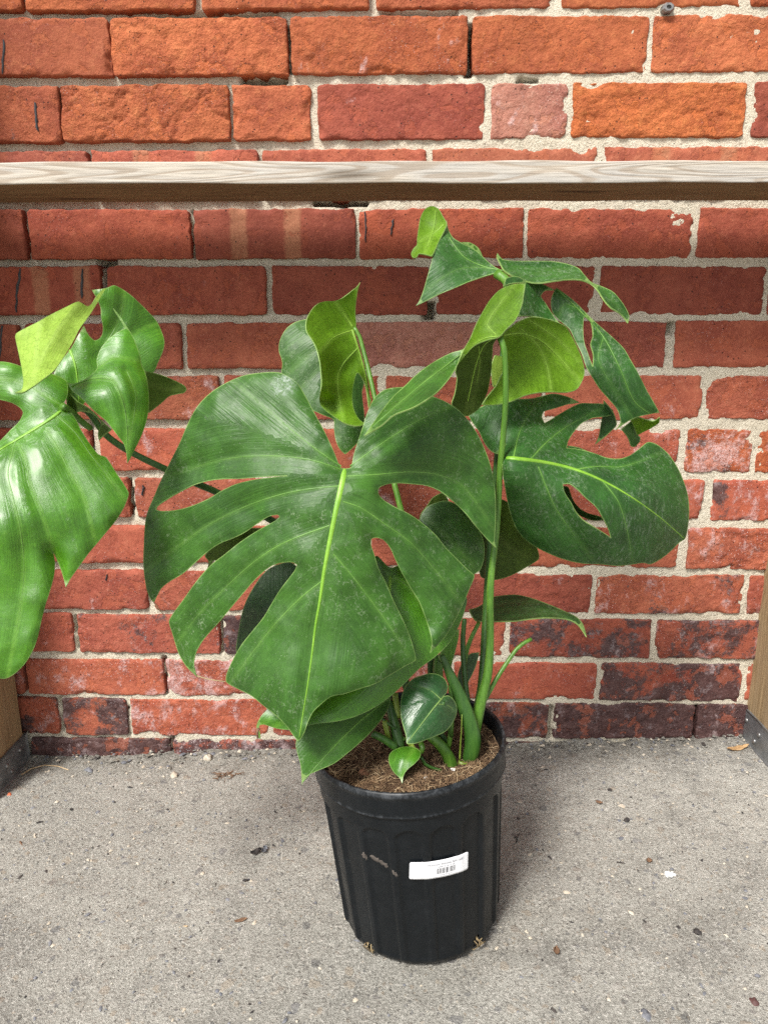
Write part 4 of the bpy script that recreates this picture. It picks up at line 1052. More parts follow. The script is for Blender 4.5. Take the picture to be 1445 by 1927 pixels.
leaf(L8, [(948,866,.292),(946,900,.292),(960,975,.262),(885,780,.245),(930,850,.262),(1050,745,.205),(1150,770,.195),(1090,880,.268),(1200,930,.262),(1220,835,.205),(1290,960,.215),(1285,1015,.212),(1200,1058,.250),(1080,1055,.262),(1000,1010,.262),(1075,840,.238)], [rr_(*v) for v in ([(15,402),(40,290),(75,215),(110,160)], [(90,412),(160,335),(260,255),(380,190)], [(130,440),(170,540),(215,640),(300,760)], [(300,455),(400,440),(520,440),(640,400)], [(430,510),(500,600),(540,720),(560,830)])], [L8_H], True, (M_UPD, M_UND), amp=.0036, sig=20, roll=.006, rollw=16, wave=.003, step=4.5, inner=6.5, mw=5.0, midrib=rr_((-20,400),(60,408),(150,420),(250,440),(340,468),(440,512),(560,580),(700,680),(805,772)), seed=17)
# --- upper right leaf, its lobes hanging around the tall stalk
L9a = ra((615,405),(560,410),(500,435),(455,480),(415,545),(385,605),(360,665),(335,708),(318,745),(300,790),(345,735),(385,695),(440,672),(495,657),(530,620),(570,580),(595,530),(608,470))
leaf(L9a, [(945,635,.290),(985,535,.262),(930,560,.268),(890,640,.290),(870,660,.318),(862,685,.318)], [ra((480,645),(440,600),(470,540),(540,450))], (), False, (M_UN, M_UP), amp=.0012, roll=-.002, wave=.0012, step=4, inner=6, midrib=ra((490,655),(430,662),(380,690)), seed=19, mw=1.7, lw=1.0, vmat=M_VUN)
L9a2 = ra((362,662),(330,712),(270,732),(210,762),(150,800),(95,845),(60,880),(0,935),(-60,1010),(-137,1121),(-60,1075),(0,1025),(100,985),(200,920),(260,855),(300,790),(322,745),(345,700))
leaf(L9a2, [(885,640,.300),(870,660,.317),(862,685,.319),(820,700,.335),(760,745,.352),(688,818,.375),(800,755,.372),(850,715,.345),(740,780,.378)], (), (), True, (M_UP, M_UN), amp=.001, roll=.002, wave=.0015, step=4, inner=6, midrib=ra((340,720),(250,790),(120,890),(-100,1080)), seed=20, mw=1.7, lw=1.0, vmat=M_MIDP)
L9b = ra((498,652),(470,690),(465,740),(462,790),(455,850),(440,920),(415,975),(390,1005),(345,1030),(310,1015),(275,975),(290,920),(300,850),(292,815),(310,770),(345,725),(390,685),(440,660))
leaf(L9b, [(940,635,.278),(880,660,.285),(858,760,.268),(890,780,.255),(925,700,.262)], [ra((400,700),(405,780),(390,880))], (), False, (M_UND, M_UP), amp=.001, roll=-.003, wave=.0015, step=4, inner=6, midrib=ra((490,655),(430,690),(390,780),(350,960)), seed=21, mw=1.7, lw=1.0, vmat=M_VUN)
L9c = ra((505,655),(540,620),(590,585),(640,565),(700,568),(760,585),(810,610),(835,650),(860,700),(885,760),(897,820),(887,860),(860,902),(815,916),(740,915),(680,918),(620,930),(550,960),(480,975),(415,976),(440,940),(480,890),(500,850),(525,800),(530,740),(520,690))
leaf(L9c, [(945,632,.272),(1000,600,.240),(1060,610,.215),(1095,695,.212),(1080,735,.225),(1000,745,.255),(915,760,.262),(960,680,.248),(1030,680,.222)], [ra(*v) for v in ([(600,620),(680,700),(720,790),(740,900)], [(640,580),(760,660),(860,760)])], (), False, (M_UN, M_UP), amp=.0022, sig=14, roll=-.006, rollw=16, wave=.0015, step=4.5, inner=6, midrib=ra((515,650),(600,640),(700,680),(820,800)), seed=23, mw=1.7, lw=1.0, vmat=M_VUN)
L9d = ra((530,380),(580,372),(630,395),(690,405),(740,428),(762,438),(712,440),(692,465),(715,500),(740,540),(770,582),(805,612),(760,588),(700,570),(640,560),(580,564),(545,600),(510,640),(500,630),(560,580),(598,520),(612,450),(618,402),(560,405),(515,420))
leaf(L9d, [(955,528,.225),(1040,545,.195),(985,545,.222),(1060,610,.214),(985,590,.245),(945,625,.272),(1020,570,.205)], (), (), True, (M_UPD, M_UND), amp=.001, roll=.001, wave=.0012, step=4, inner=5, seed=25, ridge=False)
L9e = ra((765,426),(800,450),(850,490),(900,540),(940,580),(985,620),(1030,660),(1080,710),(1110,760),(1150,830),(1190,910),(1225,970),(1248,1012),(1200,1020),(1140,1035),(1090,1060),(1043,1094),(1065,1060),(1050,1000),(1010,950),(970,905),(940,860),(905,800),(880,730),(850,670),(825,620),(780,580),(745,540),(738,490),(750,450))
L9e_H = ra((893,565),(915,565),(930,600),(936,650),(925,690),(937,740),(935,795),(915,740),(895,680),(890,620))
leaf(L9e, [(1045,545,.195),(1040,590,.200),(1140,630,.205),(1105,690,.228),(1185,720,.225),(1240,775,.215),(1160,808,.222),(1130,750,.222),(1170,700,.225)], [ra((860,520),(800,500),(775,560)), ra((985,660),(960,760),(1010,860))], [L9e_H], True, (M_UPD, M_UND), amp=.002, sig=14, roll=.004, rollw=14, wave=.002, step=4, inner=6, midrib=ra((770,435),(880,540),(980,650),(1060,800),(1130,960),(1200,1015)), seed=27, mw=1.7, lw=1.0, vmat=M_MIDP)
# leaf(L9 tails): curled ends of the hanging lobe
leaf(ra((1112,1047),(1150,1035),(1180,1045),(1220,1053),(1247,1035),(1246,1060),(1210,1085),(1170,1105),(1143,1120),(1128,1080)), [(1190,790,.205),(1240,790,.212),(1200,815,.195),(1215,800,.2)], (), (), False, (M_UN, M_UP), roll=-.002, wave=.001, step=4, inner=5, seed=29, ridge=False, name='leaf')
leaf(ra((1068,1090),(1120,1050),(1140,1110),(1158,1127),(1155,1150),(1130,1174),(1115,1170),(1100,1130)), [(1170,805,.2),(1205,825,.19),(1192,840,.195),(1190,800,.197)], (), (), True, (M_UP, M_UND), roll=.001, wave=.001, step=4, inner=5, seed=31, ridge=False)
leaf(ra((985,955),(1030,1010),(1046,1070),(1010,1110),(975,1140),(943,1164),(960,1130),(970,1080),(980,1020)), [(1135,765,.19),(1158,800,.195),(1120,835,.18),(1130,800,.185)], (), (), True, (M_UPK, M_UND), roll=.001, wave=.001, step=4, inner=5, seed=33, ridge=False)
# --- topmost leaf
L10a = ra((250,105),(258,150),(280,190),(320,215),(370,240),(410,270),(440,300),(480,330),(515,345),(480,357),(420,375),(350,400),(280,430),(220,455),(170,480),(130,500),(106,510),(120,490),(140,440),(160,370),(175,320),(190,260),(210,210),(235,170),(246,135))
leaf(L10a, [(945,510,.205),(840,415,.165),(790,570,.215),(815,480,.205),(880,480,.190),(905,480,.182),(870,530,.215)], [ra((500,345),(400,330),(300,340),(200,400))], (), True, (M_UPD, M_UND), amp=.0016, roll=.002, wave=.0015, step=4, inner=6, midrib=ra((510,345),(420,325),(330,280),(262,190)), seed=35, mw=1.7, lw=1.0, vmat=M_MIDP)
leaf(ra((318,212),(360,214),(398,238),(418,275),(400,268),(370,240)), [(870,458,.178),(905,478,.172),(890,460,.168)], (), (), True, (M_UP, M_UND), roll=.001, wave=.0006, step=4, inner=5, seed=37, ridge=False)
L10b = ra((180,42),(210,55),(228,85),(250,125),(240,155),(215,205),(195,250),(180,277),(150,270),(118,266),(108,283),(90,284),(83,266),(95,240),(110,225),(112,190),(120,140),(130,90),(150,55))
leaf(L10b, [(812,388,.160),(838,420,.170),(815,475,.200),(790,440,.172),(776,482,.188),(810,430,.166)], [ra((235,130),(190,170),(130,200))], (), False, (M_UN, M_UP), amp=.001, roll=-.004, rollw=12, wave=.001, step=4, inner=5, midrib=ra((200,60),(190,140),(160,230)), seed=39, mw=1.7, lw=1.0, vmat=M_VUN)
L10c = ra((488,262),(510,290),(545,298),(600,300),(680,300),(750,302),(820,315),(870,335),(893,362),(930,400),(980,420),(1030,445),(1070,490),(1095,530),(1106,560),(1101,592),(1085,570),(1060,545),(1020,520),(985,480),(960,440),(930,410),(880,390),(810,388),(750,395),(690,403),(640,400),(590,380),(550,365),(520,345),(500,310),(485,280))
leaf(L10c, [(940,485,.190),(960,520,.212),(1060,492,.165),(1060,528,.215),(1100,515,.190),(1120,540,.205),(1160,560,.205),(1182,605,.220),(1010,505,.185)], [ra((560,330),(680,340),(800,335),(870,350)), ra((560,350),(640,385),(760,375),(880,380))], (), True, (M_UPD, M_UND), amp=.0022, sig=7, roll=.001, wave=.0012, step=4, inner=5, midrib=ra((530,345),(640,360),(780,355),(900,385),(1000,450),(1098,585)), seed=41, ridge=False)
stalk([(935,515,.203),(950,525,.207),(958,540,.22),(955,560,.232),(948,600,.25),(946,625,.262)], .0050, .0034, M_STEM)
stalk([(930,575,.20),(948,640,.215),(940,720,.225),(936,860,.235),(925,980,.245),(915,1150,.26),(905,1300,.29),(880,1400,.30)], .0032, .0045, M_STEMD)
# the tall pale stalk
stalk([(941,636,.285),(948,655,.288),(951,700,.287),(951,760,.287),(946,830,.284),(941,880,.28),(938,940,.28),(934,1000,.284),(928,1050,.29),(923,1100,.296),(922,1150,.30),(922,1210,.304),(918,1265,.308),(908,1310,.311),(899,1350,.314),(892,1385,.316)], .0026, .005, M_STEM, bulge=([0, .05, .5, .75, 1], [.0030, .0026, .0031, .0038, .0056]))
# --- left-hand cluster
L11 = cp('U', [(352,1155),(380,1105),(386,1055),(375,1010),(330,985),(270,965),(200,950),(130,932),(60,910),(0,903),(-100,915),(-200,960),(-262,1050),(-160,1085),(0,1120),(70,1140),(115,1168),(130,1192),(110,1240),(60,1290),(0,1352),(-100,1440),(-200,1560)]) + cp('W', [(-245,250),(-270,450),(-250,700),(-180,1000),(-100,1180),(-30,1245),(15,1258),(50,1250),(100,1215),(150,1160),(190,1090),(215,1020),(235,930),(255,850),(280,770),(305,680),(312,600),(303,545),(325,590),(345,640),(360,690),(372,738),(400,690),(450,620),(500,550),(550,490),(600,430),(650,370),(690,310),(718,250),(729,205),(700,150),(660,90),(600,0)]) + cp('U', [(560,1430),(510,1370),(460,1290),(430,1230),(400,1190)])
leaf(L11, [(118,762,.345),(125,720,.325),(0,690,.335),(-80,730,.33),(40,760,.345),(-30,840,.375),(170,850,.362),(240,925,.372),(122,1100,.412),(100,1050,.402),(60,1000,.405),(80,900,.385),(0,1000,.415),(70,1170,.425),(0,1275,.440),(-80,1000,.40),(140,960,.390)], [cp('U', [(355,1155),(260,1100),(150,1035),(60,1006),(0,1000),(-150,1000)]), cp('U', [(265,1290),(330,1400),(390,1520)]) + cp('W', [(470,220),(510,360)]), cp('U', [(170,1318),(95,1345),(62,1450),(45,1540)]) + cp('W', [(75,230),(115,420),(135,620),(120,820),(80,1050)]), cp('U', [(110,1380),(150,1480)]) + cp('W', [(170,150),(240,330),(300,520)]), cp('U', [(300,1195),(420,1300),(520,1440)]) + cp('W', [(620,120),(690,220)])], (), True, (M_UPB, M_UN), amp=.0022, sig=20, roll=.006, rollw=16, wave=.003, step=4.5, inner=6.5, mw=4.6, midrib=cp('U', [(345,1185),(300,1220),(200,1285),(100,1345),(0,1405),(-100,1480),(-180,1620)]), seed=43)
U = lambda *p: cp('U', p)
L12b = U((520,497),(600,487),(645,470),(690,490),(740,525),(790,570),(840,620),(885,670),(915,730),(932,790),(925,840),(900,900),(865,970),(780,1010),(700,1040),(600,1060),(520,1080),(470,1150),(420,1190),(380,1150),(370,1060),(340,1005),(305,975),(340,910),(400,830),(440,760),(475,700),(495,740),(515,768),(538,783),(562,773),(580,745),(582,700),(572,650),(570,600),(550,550))
leaf(L12b, [(140,765,.325),(110,705,.315),(150,640,.300),(175,545,.290),(215,535,.282),(290,610,.262),(305,650,.272),(285,700,.285),(220,640,.282),(200,730,.305)], [U((560,880),(680,800),(800,720),(880,690)), U((600,800),(680,660),(700,540))], (), True, (M_UPB, M_UN), amp=.003, sig=14, roll=.006, rollw=16, wave=.002, mw=4, midrib=U((395,835),(425,920),(440,1020),(450,1150)), seed=45)
L12a = U((90,745),(130,720),(200,685),(280,640),(360,600),(440,563),(470,575),(495,590),(520,575),(545,535),(575,500),(602,485),(570,540),(530,605),(490,665),(450,720),(420,780),(385,840),(340,910),(300,960),(250,1000),(180,1050),(130,1078),(85,1078),(120,1062),(131,1030),(125,960),(110,880),(95,810),(85,760))
leaf(L12a, [(197,543,.300),(165,575,.322),(145,570,.330),(30,630,.365),(45,735,.415),(100,690,.388),(140,640,.352),(90,640,.370)], [U((240,670),(215,760),(205,900)), U((440,580),(330,720),(230,900))], (), False, (M_UNB, M_UPB), amp=.0016, sig=12, roll=-.002, wave=.0016, step=4, inner=6, seed=47, ridge=False)
L12c = U((640,600),(660,620),(690,660),(715,700),(745,745),(770,800),(795,870),(803,920),(825,970),(840,1050),(845,1140),(835,1220),(815,1290),(790,1350),(760,1410),(735,1460),(721,1482),(715,1420),(700,1370),(670,1330),(640,1290),(600,1240),(540,1190),(500,1150),(450,1100),(410,1070),(383,1022),(420,1030),(470,1010),(520,975),(550,940),(548,890),(570,830),(610,780),(660,740),(705,715),(690,680),(655,630))
leaf(L12c, [(213,580,.322),(238,618,.325),(270,690,.335),(280,770,.345),(240,872,.375),(200,795,.372),(130,722,.358),(182,690,.350),(200,650,.335),(230,730,.362),(250,800,.368)], [U((560,930),(640,880),(780,900)), U((720,960),(770,1100),(740,1300))], (), True, (M_UPB, M_UN), amp=.0026, sig=14, roll=.004, rollw=13, wave=.0025, step=4, inner=6, midrib=U((400,1045),(520,1000),(640,1010),(700,1150),(720,1300),(722,1470)), seed=49, mw=1.7, lw=1.0, vmat=M_MIDP)
leaf(U((820,955),(880,970),(940,990),(1000,1015),(1045,1040),(1058,1060),(1045,1080),(1000,1090),(960,1100),(920,1135),(845,1195),(800,1100)), [(275,700,.29),(350,732,.265),(283,770,.288),(320,740,.272)], [U((830,1020),(900,1050),(1040,1062))], (), False, (M_UND, M_UPB), roll=-.002, wave=.0015, step=4, inner=5.5, seed=51, ridge=False)
leaf(U((395,1085),(440,1130),(490,1160),(540,1200),(575,1240),(605,1268),(632,1290),(590,1320),(560,1350),(554,1310),(572,1250),(520,1200),(460,1185),(415,1195),(380,1140)), [(140,760,.322),(165,770,.325),(200,805,.335),(188,828,.335),(180,790,.33)], (), (), False, (M_UND, M_UPB), roll=-.001, wave=.001, step=4, inner=5, seed=53, ridge=False)
stalk([(143,766,.318),(162,772,.318),(178,790,.316),(196,815,.312),(225,838,.305),(260,858,.298),(310,882,.29),(365,908,.28),(405,925,.272),(520,985,.26),(640,1080,.262),(740,1230,.285),(790,1370,.30)], .0028, .0045, M_STEMD)
stalk([(118,764,.343),(135,775,.334),(150,790,.328),(170,806,.32)], .0030, .0026, M_STEM)
# --- leaves behind
C = lambda *p: cp('C', p); Dq = lambda *p: cp('D', p); S = lambda *p: cp('S', p)
leaf(C((1100,600),(1130,555),(1200,533),(1265,565),(1315,625),(1343,690),(1345,750),(1330,800),(1305,818),(1270,860),(1200,860),(1130,780),(1095,700)), [(830,945,.255),(905,1010,.262),(880,1085,.285),(800,1000,.272),(860,1020,.278)], [C((1120,600),(1210,680),(1300,780))], (), True, (M_UP, M_UND), amp=.0018, roll=.004, wave=.0015, seed=55, ridge=False)
leaf([(925,935),(955,945),(985,985),(1012,1035),(1014,1052),(990,1068),(960,1084),(928,1092),(905,1085),(895,1000)], [(925,940,.22),(1012,1045,.21),(930,1085,.235),(960,1010,.225)], [[(930,1000),(965,1035),(1005,1050)]], (), False, (M_UND, M_UPK), amp=.001, roll=-.002, wave=.0012, seed=57, ridge=False)
leaf(C((1100,590),(1130,548),(1150,520),(1190,500),(1210,540),(1190,620),(1140,700),(1100,680)), [(800,950,.245),(835,930,.24),(820,1010,.25)], (), (), False, (M_UND, M_UP), wave=.001, seed=58, ridge=False)
leaf(Dq((925,102),(950,97),(985,78),(1010,55),(1060,45),(1120,42),(1180,55),(1250,80),(1320,110),(1370,135),(1395,165),(1410,217),(1393,190),(1372,165),(1330,145),(1250,138),(1180,142),(1120,150),(1050,153),(990,151),(955,150),(936,128)), [(885,1145,.225),(900,1165,.235),(1000,1120,.185),(1000,1167,.235),(1080,1165,.205),(1104,1197,.215),(960,1145,.21)], [Dq((960,135),(1040,80),(1150,70)), Dq((960,140),(1100,130),(1250,115))], (), True, (M_UPK, M_UND), amp=.002, sig=8, roll=.002, wave=.0015, step=4, inner=5, midrib=Dq((950,140),(1100,100),(1300,125),(1405,205)), seed=59, ridge=False)
leaf(C((600,768),(640,800),(660,880),(600,1000),(500,1110),(440,1140),(396,1112),(405,1030),(425,940),(465,860),(520,795)), [(545,1060,.25),(450,1225,.262),(500,1150,.268),(560,1120,.26)], (), (), True, (M_UPK, M_UND), wave=.0015, roll=.002, seed=61, ridge=False)
leaf(C((275,745),(330,680),(430,640),(500,640),(450,720),(350,760),(305,765),(298,797),(284,797),(290,768)), [(385,1046,.23),(480,1000,.24),(400,1060,.235),(440,1010,.245)], (), (), False, (M_UND, M_UP), wave=.001, seed=63, ridge=False)
leaf([(925,690),(932,668),(948,672),(946,705),(938,725),(928,728)], [(930,670,.235),(945,700,.232),(932,726,.238)], (), (), False, (M_UNB, M_UPB), wave=.0005, step=4, inner=5, seed=65, ridge=False)
leaf([(1068,838),(1090,842),(1104,848),(1098,852),(1072,850)], [(1068,840,.225),(1104,848,.21),(1080,852,.225)], (), (), True, (M_UPK, M_UND), wave=.0005, step=4, inner=5, seed=66, ridge=False)
leaf(rr_((245,530),(270,535),(290,590),(320,630),(360,655),(420,672),(440,690),(380,690),(320,665),(275,620)), [(1060,915,.205),(1080,945,.2),(1135,975,.195),(1100,965,.2)], (), (), True, (M_UPK, M_UND), wave=.0006, step=4, inner=5, seed=67, ridge=False)
# --- stalks and sheaths at the soil
def sheath(path, w, mat, **k): return stalk(path, 0, 0, mat, 'sheath', 14, bulge=w, **k)
sheath([(831,1232,.318),(848,1272,.322),(866,1312,.326),(880,1350,.33),(889,1385,.332),(888,1412,.333),(880,1436,.334)], ([0, .2, .45, .75, .92, 1], [.0022, .0050, .0066, .0082, .0078, .0046]), M_STEMD, flat=.7)
stalk([(869,1345,.336),(868,1375,.338),(866,1405,.339),(865,1430,.338)], .0004, .0010, M_STEMY, 'sheath_edge')
stalk([(880,1440,.336),(870,1439,.336),(862,1434,.335)], .0034, .0026, M_STEMY, 'stem_node')
stalk([(874,1165,.27),(871,1200,.275),(872,1240,.28),(876,1290,.29),(880,1320,.30)], .0024, .0030, M_STEMD)
stalk([(901,1172,.235),(888,1198,.245),(878,1225,.26),(872,1260,.275)], .0022, .0026, M_STEM)
stalk([(1000,1203,.28),(988,1209,.282),(972,1222,.285),(952,1250,.292),(934,1278,.30),(922,1300,.305),(905,1330,.31)], .0019, .0024, M_STEM, 'cut_stalk')
leaf(Dq((878,395),(892,335),(928,288),(968,280),(952,340),(922,402),(900,430)), [(870,1275,.262),(900,1228,.25),(895,1265,.255),(875,1290,.265)], (), (), True, (M_UPK, M_UND), wave=.0008, step=4, inner=5, seed=69, ridge=False)
leaf(Dq((855,205),(885,185),(880,230),(862,300),(850,345),(820,330),(800,300),(830,250)), [(860,1190,.29),(840,1240,.30),(850,1255,.295),(826,1235,.305)], (), (), True, (M_UPB, M_UND), wave=.0008, step=4, inner=5, seed=71, ridge=False)
stalk([(826,1235,.295),(824,1260,.30),(826,1300,.305),(830,1340,.312)], .0048, .0055, M_STEM)
stalk([(812,1232,.285),(810,1262,.29),(814,1310,.30)], .0030, .0034, M_STEMD)
stalk([(848,1290,.32),(850,1340,.33),(848,1380,.335),(844,1405,.335)], .0022, .0024, M_STEM)
stalk([(743,1305,.318),(746,1330,.322),(748,1352,.326)], .0030, .0030, M_STEMY)
stalk([(730,1318,.318),(738,1345,.325),(745,1375,.333),(752,1408,.338)], .0040, .0058, M_STEMD)
stalk([(724,1356,.333),(728,1378,.336),(732,1392,.337)], .0028, .0024, M_STEMY)
stalk([(700,1380,.345),(716,1388,.346),(732,1398,.346),(745,1408,.345)], .0036, .0036, M_STEMD)
stalk([(716,1350,.333),(730,1362,.335),(745,1372,.336)], .0014, .0014, M_STEMD)
stalk([(808,1385,.336),(822,1396,.338),(836,1412,.340),(846,1430,.340),(850,1446,.338)], .0046, .0062, M_STEM)
stalk([(826,1378,.325),(836,1392,.327),(844,1408,.328)], .0034, .0030, M_STEMD)
stalk([(772,1400,.34),(776,1406,.344),(780,1413,.348)], .0028, .0022, M_STEMY)
stalk([(792,1398,.338),(795,1408,.342),(792,1418,.344)], .0030, .0024, M_STEM)
stalk([(792,1424,.35),(800,1438,.352),(815,1446,.352),(830,1450,.350)], .0016, .0014, M_STEMD, 'aerial_root')
stalk([(760,1396,.335),(745,1380,.330),(735,1345,.32)], .0038, .0030, M_STEM)
stalk([(850,1385,.34),(838,1352,.352),(834,1322,.356)], .0020, .0014, M_STEMD)
# perlite and a bark chip on the soil
def lump(name, c, r, mat, seed, sq=(1, 1, .6)):
    rg = np.random.default_rng(seed); nu, nv = 10, 7; V = []
    for j in range(nv):
        ph = math.pi * j / (nv - 1)
        for i in range(nu):
            t = i * math.tau / nu; k = 1 + .42 * float(vn(math.cos(t) * 2.3 + seed, math.sin(t) * 2.3 + ph * 1.6, seed))
            V.append((r * sq[0] * k * math.sin(ph) * math.cos(t), r * sq[1] * k * math.sin(ph) * math.sin(t), r * sq[2] * k * math.cos(ph)))
    o = mesh_obj(name, V, grid_faces(nu, nv, 0, True), mat); o.location = tuple(c); o.rotation_euler = (0, 0, rg.random() * 6)
    return o
def soil_at(px, py):
    """point on the soil surface under a photo pixel"""
    M = np.linalg.inv(np.array(POT_M)); v = np.array([(px - CX) / F_PX, -(py - CY) / F_PX, -1.0]) @ CAM_R.T
    best = None
    for t in np.linspace(.4, 1.1, 900):
        p = CAM_P + v * t; q = M[:3, :3] @ p + M[:3, 3]; x, y = q[0] - LEAN * POT_H, q[1]
        if q[2] <= float(soil_top(np.array(x), np.array(y))): best = p; break
    return best if best is not None else at(px, py, .33)
tag(lump('perlite_grain', soil_at(853, 1449), .0026, M_PERL, 3), 'white perlite grain beside the thick stem base on the soil', 'perlite', 'perlite grains on the soil')
tag(lump('perlite_grain', soil_at(801, 1464), .0020, M_PERL, 4), 'smaller white perlite grain near the front of the soil', 'perlite', 'perlite grains on the soil')
tag(lump('bark_chip', soil_at(684, 1453), .0062, M_BRCRUMB if False else mat_simple('reddish_bark', (.24, .11, .06), (.30, .15, .085), 150, .9, .5, 300), 5, (1, 1, .45)), 'reddish bark chip on the soil near the left of the pot', 'bark chip')

# ------------------------------------------------------------------ loose bits on the concrete
def flake(name, px, py, L, W, rot, mat, seed, curl=.3, thick=.0006):
    """thin curled chip lying on the slab"""
    rg = np.random.default_rng(seed); n = 9; V, Fc = [], []
    p = ground_at(px, py)
    for layer in (0, 1):
        for k in range(n):
            t = k / (n - 1) * 2 - 1; w_ = W / 2 * math.sqrt(max(.02, 1 - abs(t) ** 2.2)) * (1 + .25 * rg.normal())
            for s in (-1, 0, 1):
                z = .0012 + curl * L * .16 * (t * t) + (curl * W * .25 if s else 0) + .0004 * rg.normal() - layer * thick
                V.append((t * L / 2, s * w_ + curl * L * .12 * math.sin(t * 2.2), max(z, .0003)))
    for layer in (0, 1):
        b = layer * n * 3
        for k in range(n - 1):
            for j in range(2):
                q = b + k * 3 + j; f = (q, q + 3, q + 4, q + 1); Fc.append(f if layer else f[::-1])
    m = n * 3
    for k in range(n - 1):
        for j, fl in ((0, 0), (2, 1)):
            a, b_ = k * 3 + j, (k + 1) * 3 + j; Fc.append((a, b_, m + b_, m + a))
    o = mesh_obj(name, V, Fc, mat); o.location = (p[0], p[1], gz(p[0]) + .0006); o.rotation_euler = (0, -math.atan(G_SL), rot)
    return o
def twig(name, pts, r, mat):
    P = []
    for px, py, h in pts:
        p = ground_at(px, py); P.append((p[0], p[1], p[2] + h))
    c = np.mean(P, 0); V, Fc = strand(np.array(P) - c, r, r * .6, 6); o = mesh_obj(name, V, Fc, mat); o.location = tuple(c); return o
tag(flake('dry_leaf', 1388, 1411, .034, .009, .12, M_DRYLEAF, 1, .5), 'dry tan leaf lying beside the right steel foot', 'dry leaf')
tag(twig('dry_grass_blade', [(40, 1460, .001), (60, 1449, .002), (85, 1444, .003), (110, 1446, .003), (130, 1451, .001)], .0010, M_FIBRE2), 'curved straw-coloured grass blade lying near the left post foot', 'grass blade')
tag(flake('dry_leaf', 95, 1402, .012, .007, 1.1, M_BARK, 2, .9), 'small brown dry leaf standing against the bricks beside the left post', 'dry leaf')
tag(flake('leaf_litter', 482, 1607, .013, .008, .3, M_DARKBIT, 3, .9), 'crumpled dark leaf scrap alone on the bright concrete left of the pot', 'leaf scrap')
tag(flake('leaf_litter', 498, 1603, .009, .007, 1.0, M_SLATE, 4, .9), 'grey papery scrap touching the crumpled dark leaf scrap', 'leaf scrap')
def clump():
    rg = np.random.default_rng(12); p = ground_at(425, 1463); V, Fc = [], []
    for q in range(46):
        c = np.array([rg.normal() * .009, rg.normal() * .004, abs(rg.normal()) * .0022 + .0006]); hd = rg.random() * 6.28; L = rg.uniform(.004, .013); pts = []
        for k in range(5):
            t = k / 4; hd += rg.normal() * .35; c = c + np.array([math.cos(hd), math.sin(hd) * .7, rg.normal() * .25]) * L / 4; c[2] = max(c[2], .0004); pts.append(c.copy())
        v, f = strand(pts, rg.uniform(.0003, .0010), .0002, 4); b = len(V); V += v; Fc += [tuple(b + i for i in g) for g in f]
    o = mesh_obj('debris_clump', V, Fc, M_BARK); o.location = (p[0], p[1], gz(p[0]) + .0008); return o
tag(clump(), 'brown clump of dry fibres on the concrete near the foot of the wall', 'debris')
tag(lump('stone', ground_at(392, 1432) + np.array([0, 0, .003]), .007, M_BEIGE, 7, (1, .8, .9)), 'pale stone lying against the lowest bricks, left half of the wall', 'stone')
tag(lump('stone', ground_at(329, 1460) + np.array([0, 0, .001]), .006, M_BEIGE, 8, (1.3, .8, .5)), 'cream flat stone left of the brown debris clump', 'stone')
tag(twig('twig', [(38, 1586, .001), (41, 1592, .0015), (46, 1601, .001)], .0012, M_BARK), 'short reddish brown twig at the far left of the concrete', 'twig')
tag(flake('bark_flake', 453, 1735, .013, .004, .25, M_BARK, 9, .3), 'brown bark flake left of the pot, near its base level', 'bark flake')
tag(flake('straw_piece', 345, 1748, .009, .0025, .2, M_FIBRE2, 10, .2), 'short pale straw piece left of the brown bark flake', 'straw')
tag(flake('dark_chip', 462, 1659, .007, .003, .2, M_DARKBIT, 11, .2), 'small black chip below the crumpled dark leaf scrap', 'chip')
tag(flake('dark_chip', 75, 1550, .008, .003, .2, M_DARKBIT, 12, .3), 'small dark chip above the reddish twig at far left', 'chip')
tag(flake('dark_chip', 135, 1526, .005, .0035, 2.2, M_DARKBIT, 13, .3), 'tiny dark chip on the upper left concrete', 'chip')
tag(flake('bark_flake', 1127, 1512, .009, .0045, -.6, M_BARK, 14, .3), 'brown bark flake on the concrete right of the pot rim', 'bark flake')
tag(lump('dark_crumb', ground_at(1179, 1545) + np.array([0, 0, .001]), .0035, M_DARKBIT, 15, (1.2, .9, .6)), 'black crumb below the brown bark flake right of the pot', 'crumb')
tag(twig('twig', [(1160, 1624, .0008), (1168, 1625, .001), (1176, 1626, .0008)], .0007, M_DARKBIT), 'thin black twig left of the white paint fleck', 'twig')
tag(twig('twig', [(971, 1588, .001), (974, 1578, .0016), (977, 1570, .001)], .0007, M_DARKBIT), 'thin dark twig standing just right of the pot', 'twig')
tag(flake('bark_flake', 1221, 1622, .007, .005, .4, M_BARK, 16, .3), 'orange brown flake above the white paint fleck', 'bark flake')
def splat():
    rg = np.random.default_rng(3); p = ground_at(1259, 1647); V = [(0, 0, .0026)]; n = 22
    for k in range(n):
        t = k * math.tau / n; r = .0047 * (.45 + .8 * rg.random()); V.append((r * 1.25 * math.cos(t), r * .8 * math.sin(t), .0018))
    for k in range(n): V.append((V[1 + k][0], V[1 + k][1], -.001))
    Fc = [(0, 1 + k, 1 + (k + 1) % n) for k in range(n)] + [(1 + k, 1 + n + k, 1 + n + (k + 1) % n, 1 + (k + 1) % n) for k in range(n)]
    o = mesh_obj('paint_fleck', V, Fc, M_WHITE, smooth=False); o.location = (p[0], p[1], gz(p[0]) + .0005); return o
tag(splat(), 'white paint fleck on the concrete right of the pot', 'paint fleck')
tag(lump('dark_crumb', ground_at(1313, 1756) + np.array([0, 0, .0008]), .0038, M_DARKBIT, 18, (1, .9, .5)), 'dark crumb on the concrete at lower right below the paint fleck', 'crumb')
tag(flake('bark_flake', 1047, 1792, .010, .005, 1.2, M_BARK, 19, .4), 'brown flake on the concrete lower right of the pot base', 'bark flake')
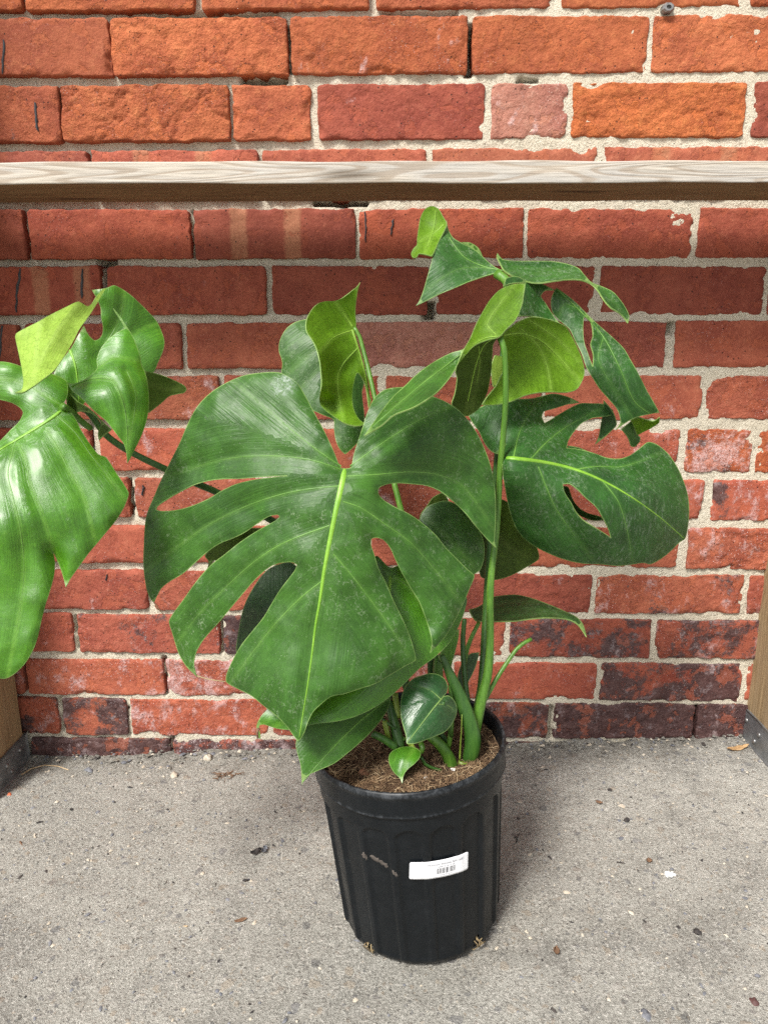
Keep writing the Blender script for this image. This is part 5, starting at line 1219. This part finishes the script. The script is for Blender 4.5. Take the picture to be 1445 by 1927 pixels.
tag(lump('pebble', ground_at(1420, 1889) + np.array([0, 0, .0006]), .0045, mat_simple('maroon_pebble', (.07, .03, .028), (.11, .05, .045), 150, .7), 20, (1, .9, .6)), 'maroon pebble in the bottom right corner of the concrete', 'pebble')
tag(lump('pebble', ground_at(1215, 1914) + np.array([0, 0, .0006]), .0058, M_SLATE, 21, (1.1, .8, .5)), 'slate grey pebble at the bottom edge right of the pot', 'pebble')
tag(lump('brick_crumb', ground_at(18, 1497) + np.array([0, 0, .001]), .0034, M_BRCRUMB, 22, (1.2, .8, .7)), 'orange brick crumb beside the left steel foot', 'brick crumb')
# little metal anchor left in a joint near the top of the wall
def anchor():
    p = at(1256, 15, .004); V = []; Fc = []
    for (w_, y) in ((.0075, .012), (.0075, -.003), (.0055, -.005), (.003, -.005), (.0028, -.001)):
        for k in range(8):
            t = R(45 * k + 22.5); V.append((w_ * math.cos(t), y, w_ * .75 * math.sin(t)))
    Fc = grid_faces(8, 5, 0, True) + [tuple(32 + k for k in range(8))]
    o = mesh_obj('metal_anchor', V, Fc, M_RUST, smooth=False); o.location = tuple(p); return o
tag(anchor(), 'small rusty metal anchor in the mortar joint at the top right', 'anchor')
# loose grit: too many grains to count
def build_grit():
    rg = np.random.default_rng(77); V, Fc, mi = [], [], []
    base = [(0, 0, 1), (1, 0, 0), (.3, .95, 0), (-.8, .6, 0), (-.8, -.6, 0), (.3, -.95, 0)]
    tf = [(0, 1, 2), (0, 2, 3), (0, 3, 4), (0, 4, 5), (0, 5, 1)]
    for q in range(4500):
        if q < 3900: x, y = rg.uniform(-.62, .62), -rg.uniform(.0, .72); s = abs(rg.normal()) * .0009 + .0007
        else: x, y = rg.uniform(-.6, .6), -abs(rg.normal()) * .016 - .002; s = abs(rg.normal()) * .0014 + .0008
        if q > 4482: s *= 2.2
        a = rg.random() * 6.28; el = rg.uniform(.6, 1.5); c, s_ = math.cos(a), math.sin(a); b = len(V); hz = rg.uniform(.35, .8)
        zz = gz(x) + (.001 + .0022 * float(fbm(np.array(x * 9), np.array(y * 9), 3, 3)) + (max(0, (y + .03) / .03) * .006))
        for vx, vy, vz in base:
            k = s * (1 + .3 * rg.normal()); vx, vy = vx * el * k, vy / el * k; V.append((x + vx * c - vy * s_, y + vx * s_ + vy * c, zz + (vz * hz * s if vz else -.0006)))
        Fc += [tuple(b + i for i in t) for t in tf]; mi += [int(rg.choice([0, 1, 2, 3], p=[.58, .14, .20, .08]))] * 5
    o = mesh_obj('grit', V, Fc, [M_CONC, M_BEIGE, M_SLATE, M_DARKBIT], mi=mi)
    tag(o, 'loose sand and grit scattered over the concrete slab', 'grit', None, 'stuff')
build_grit()
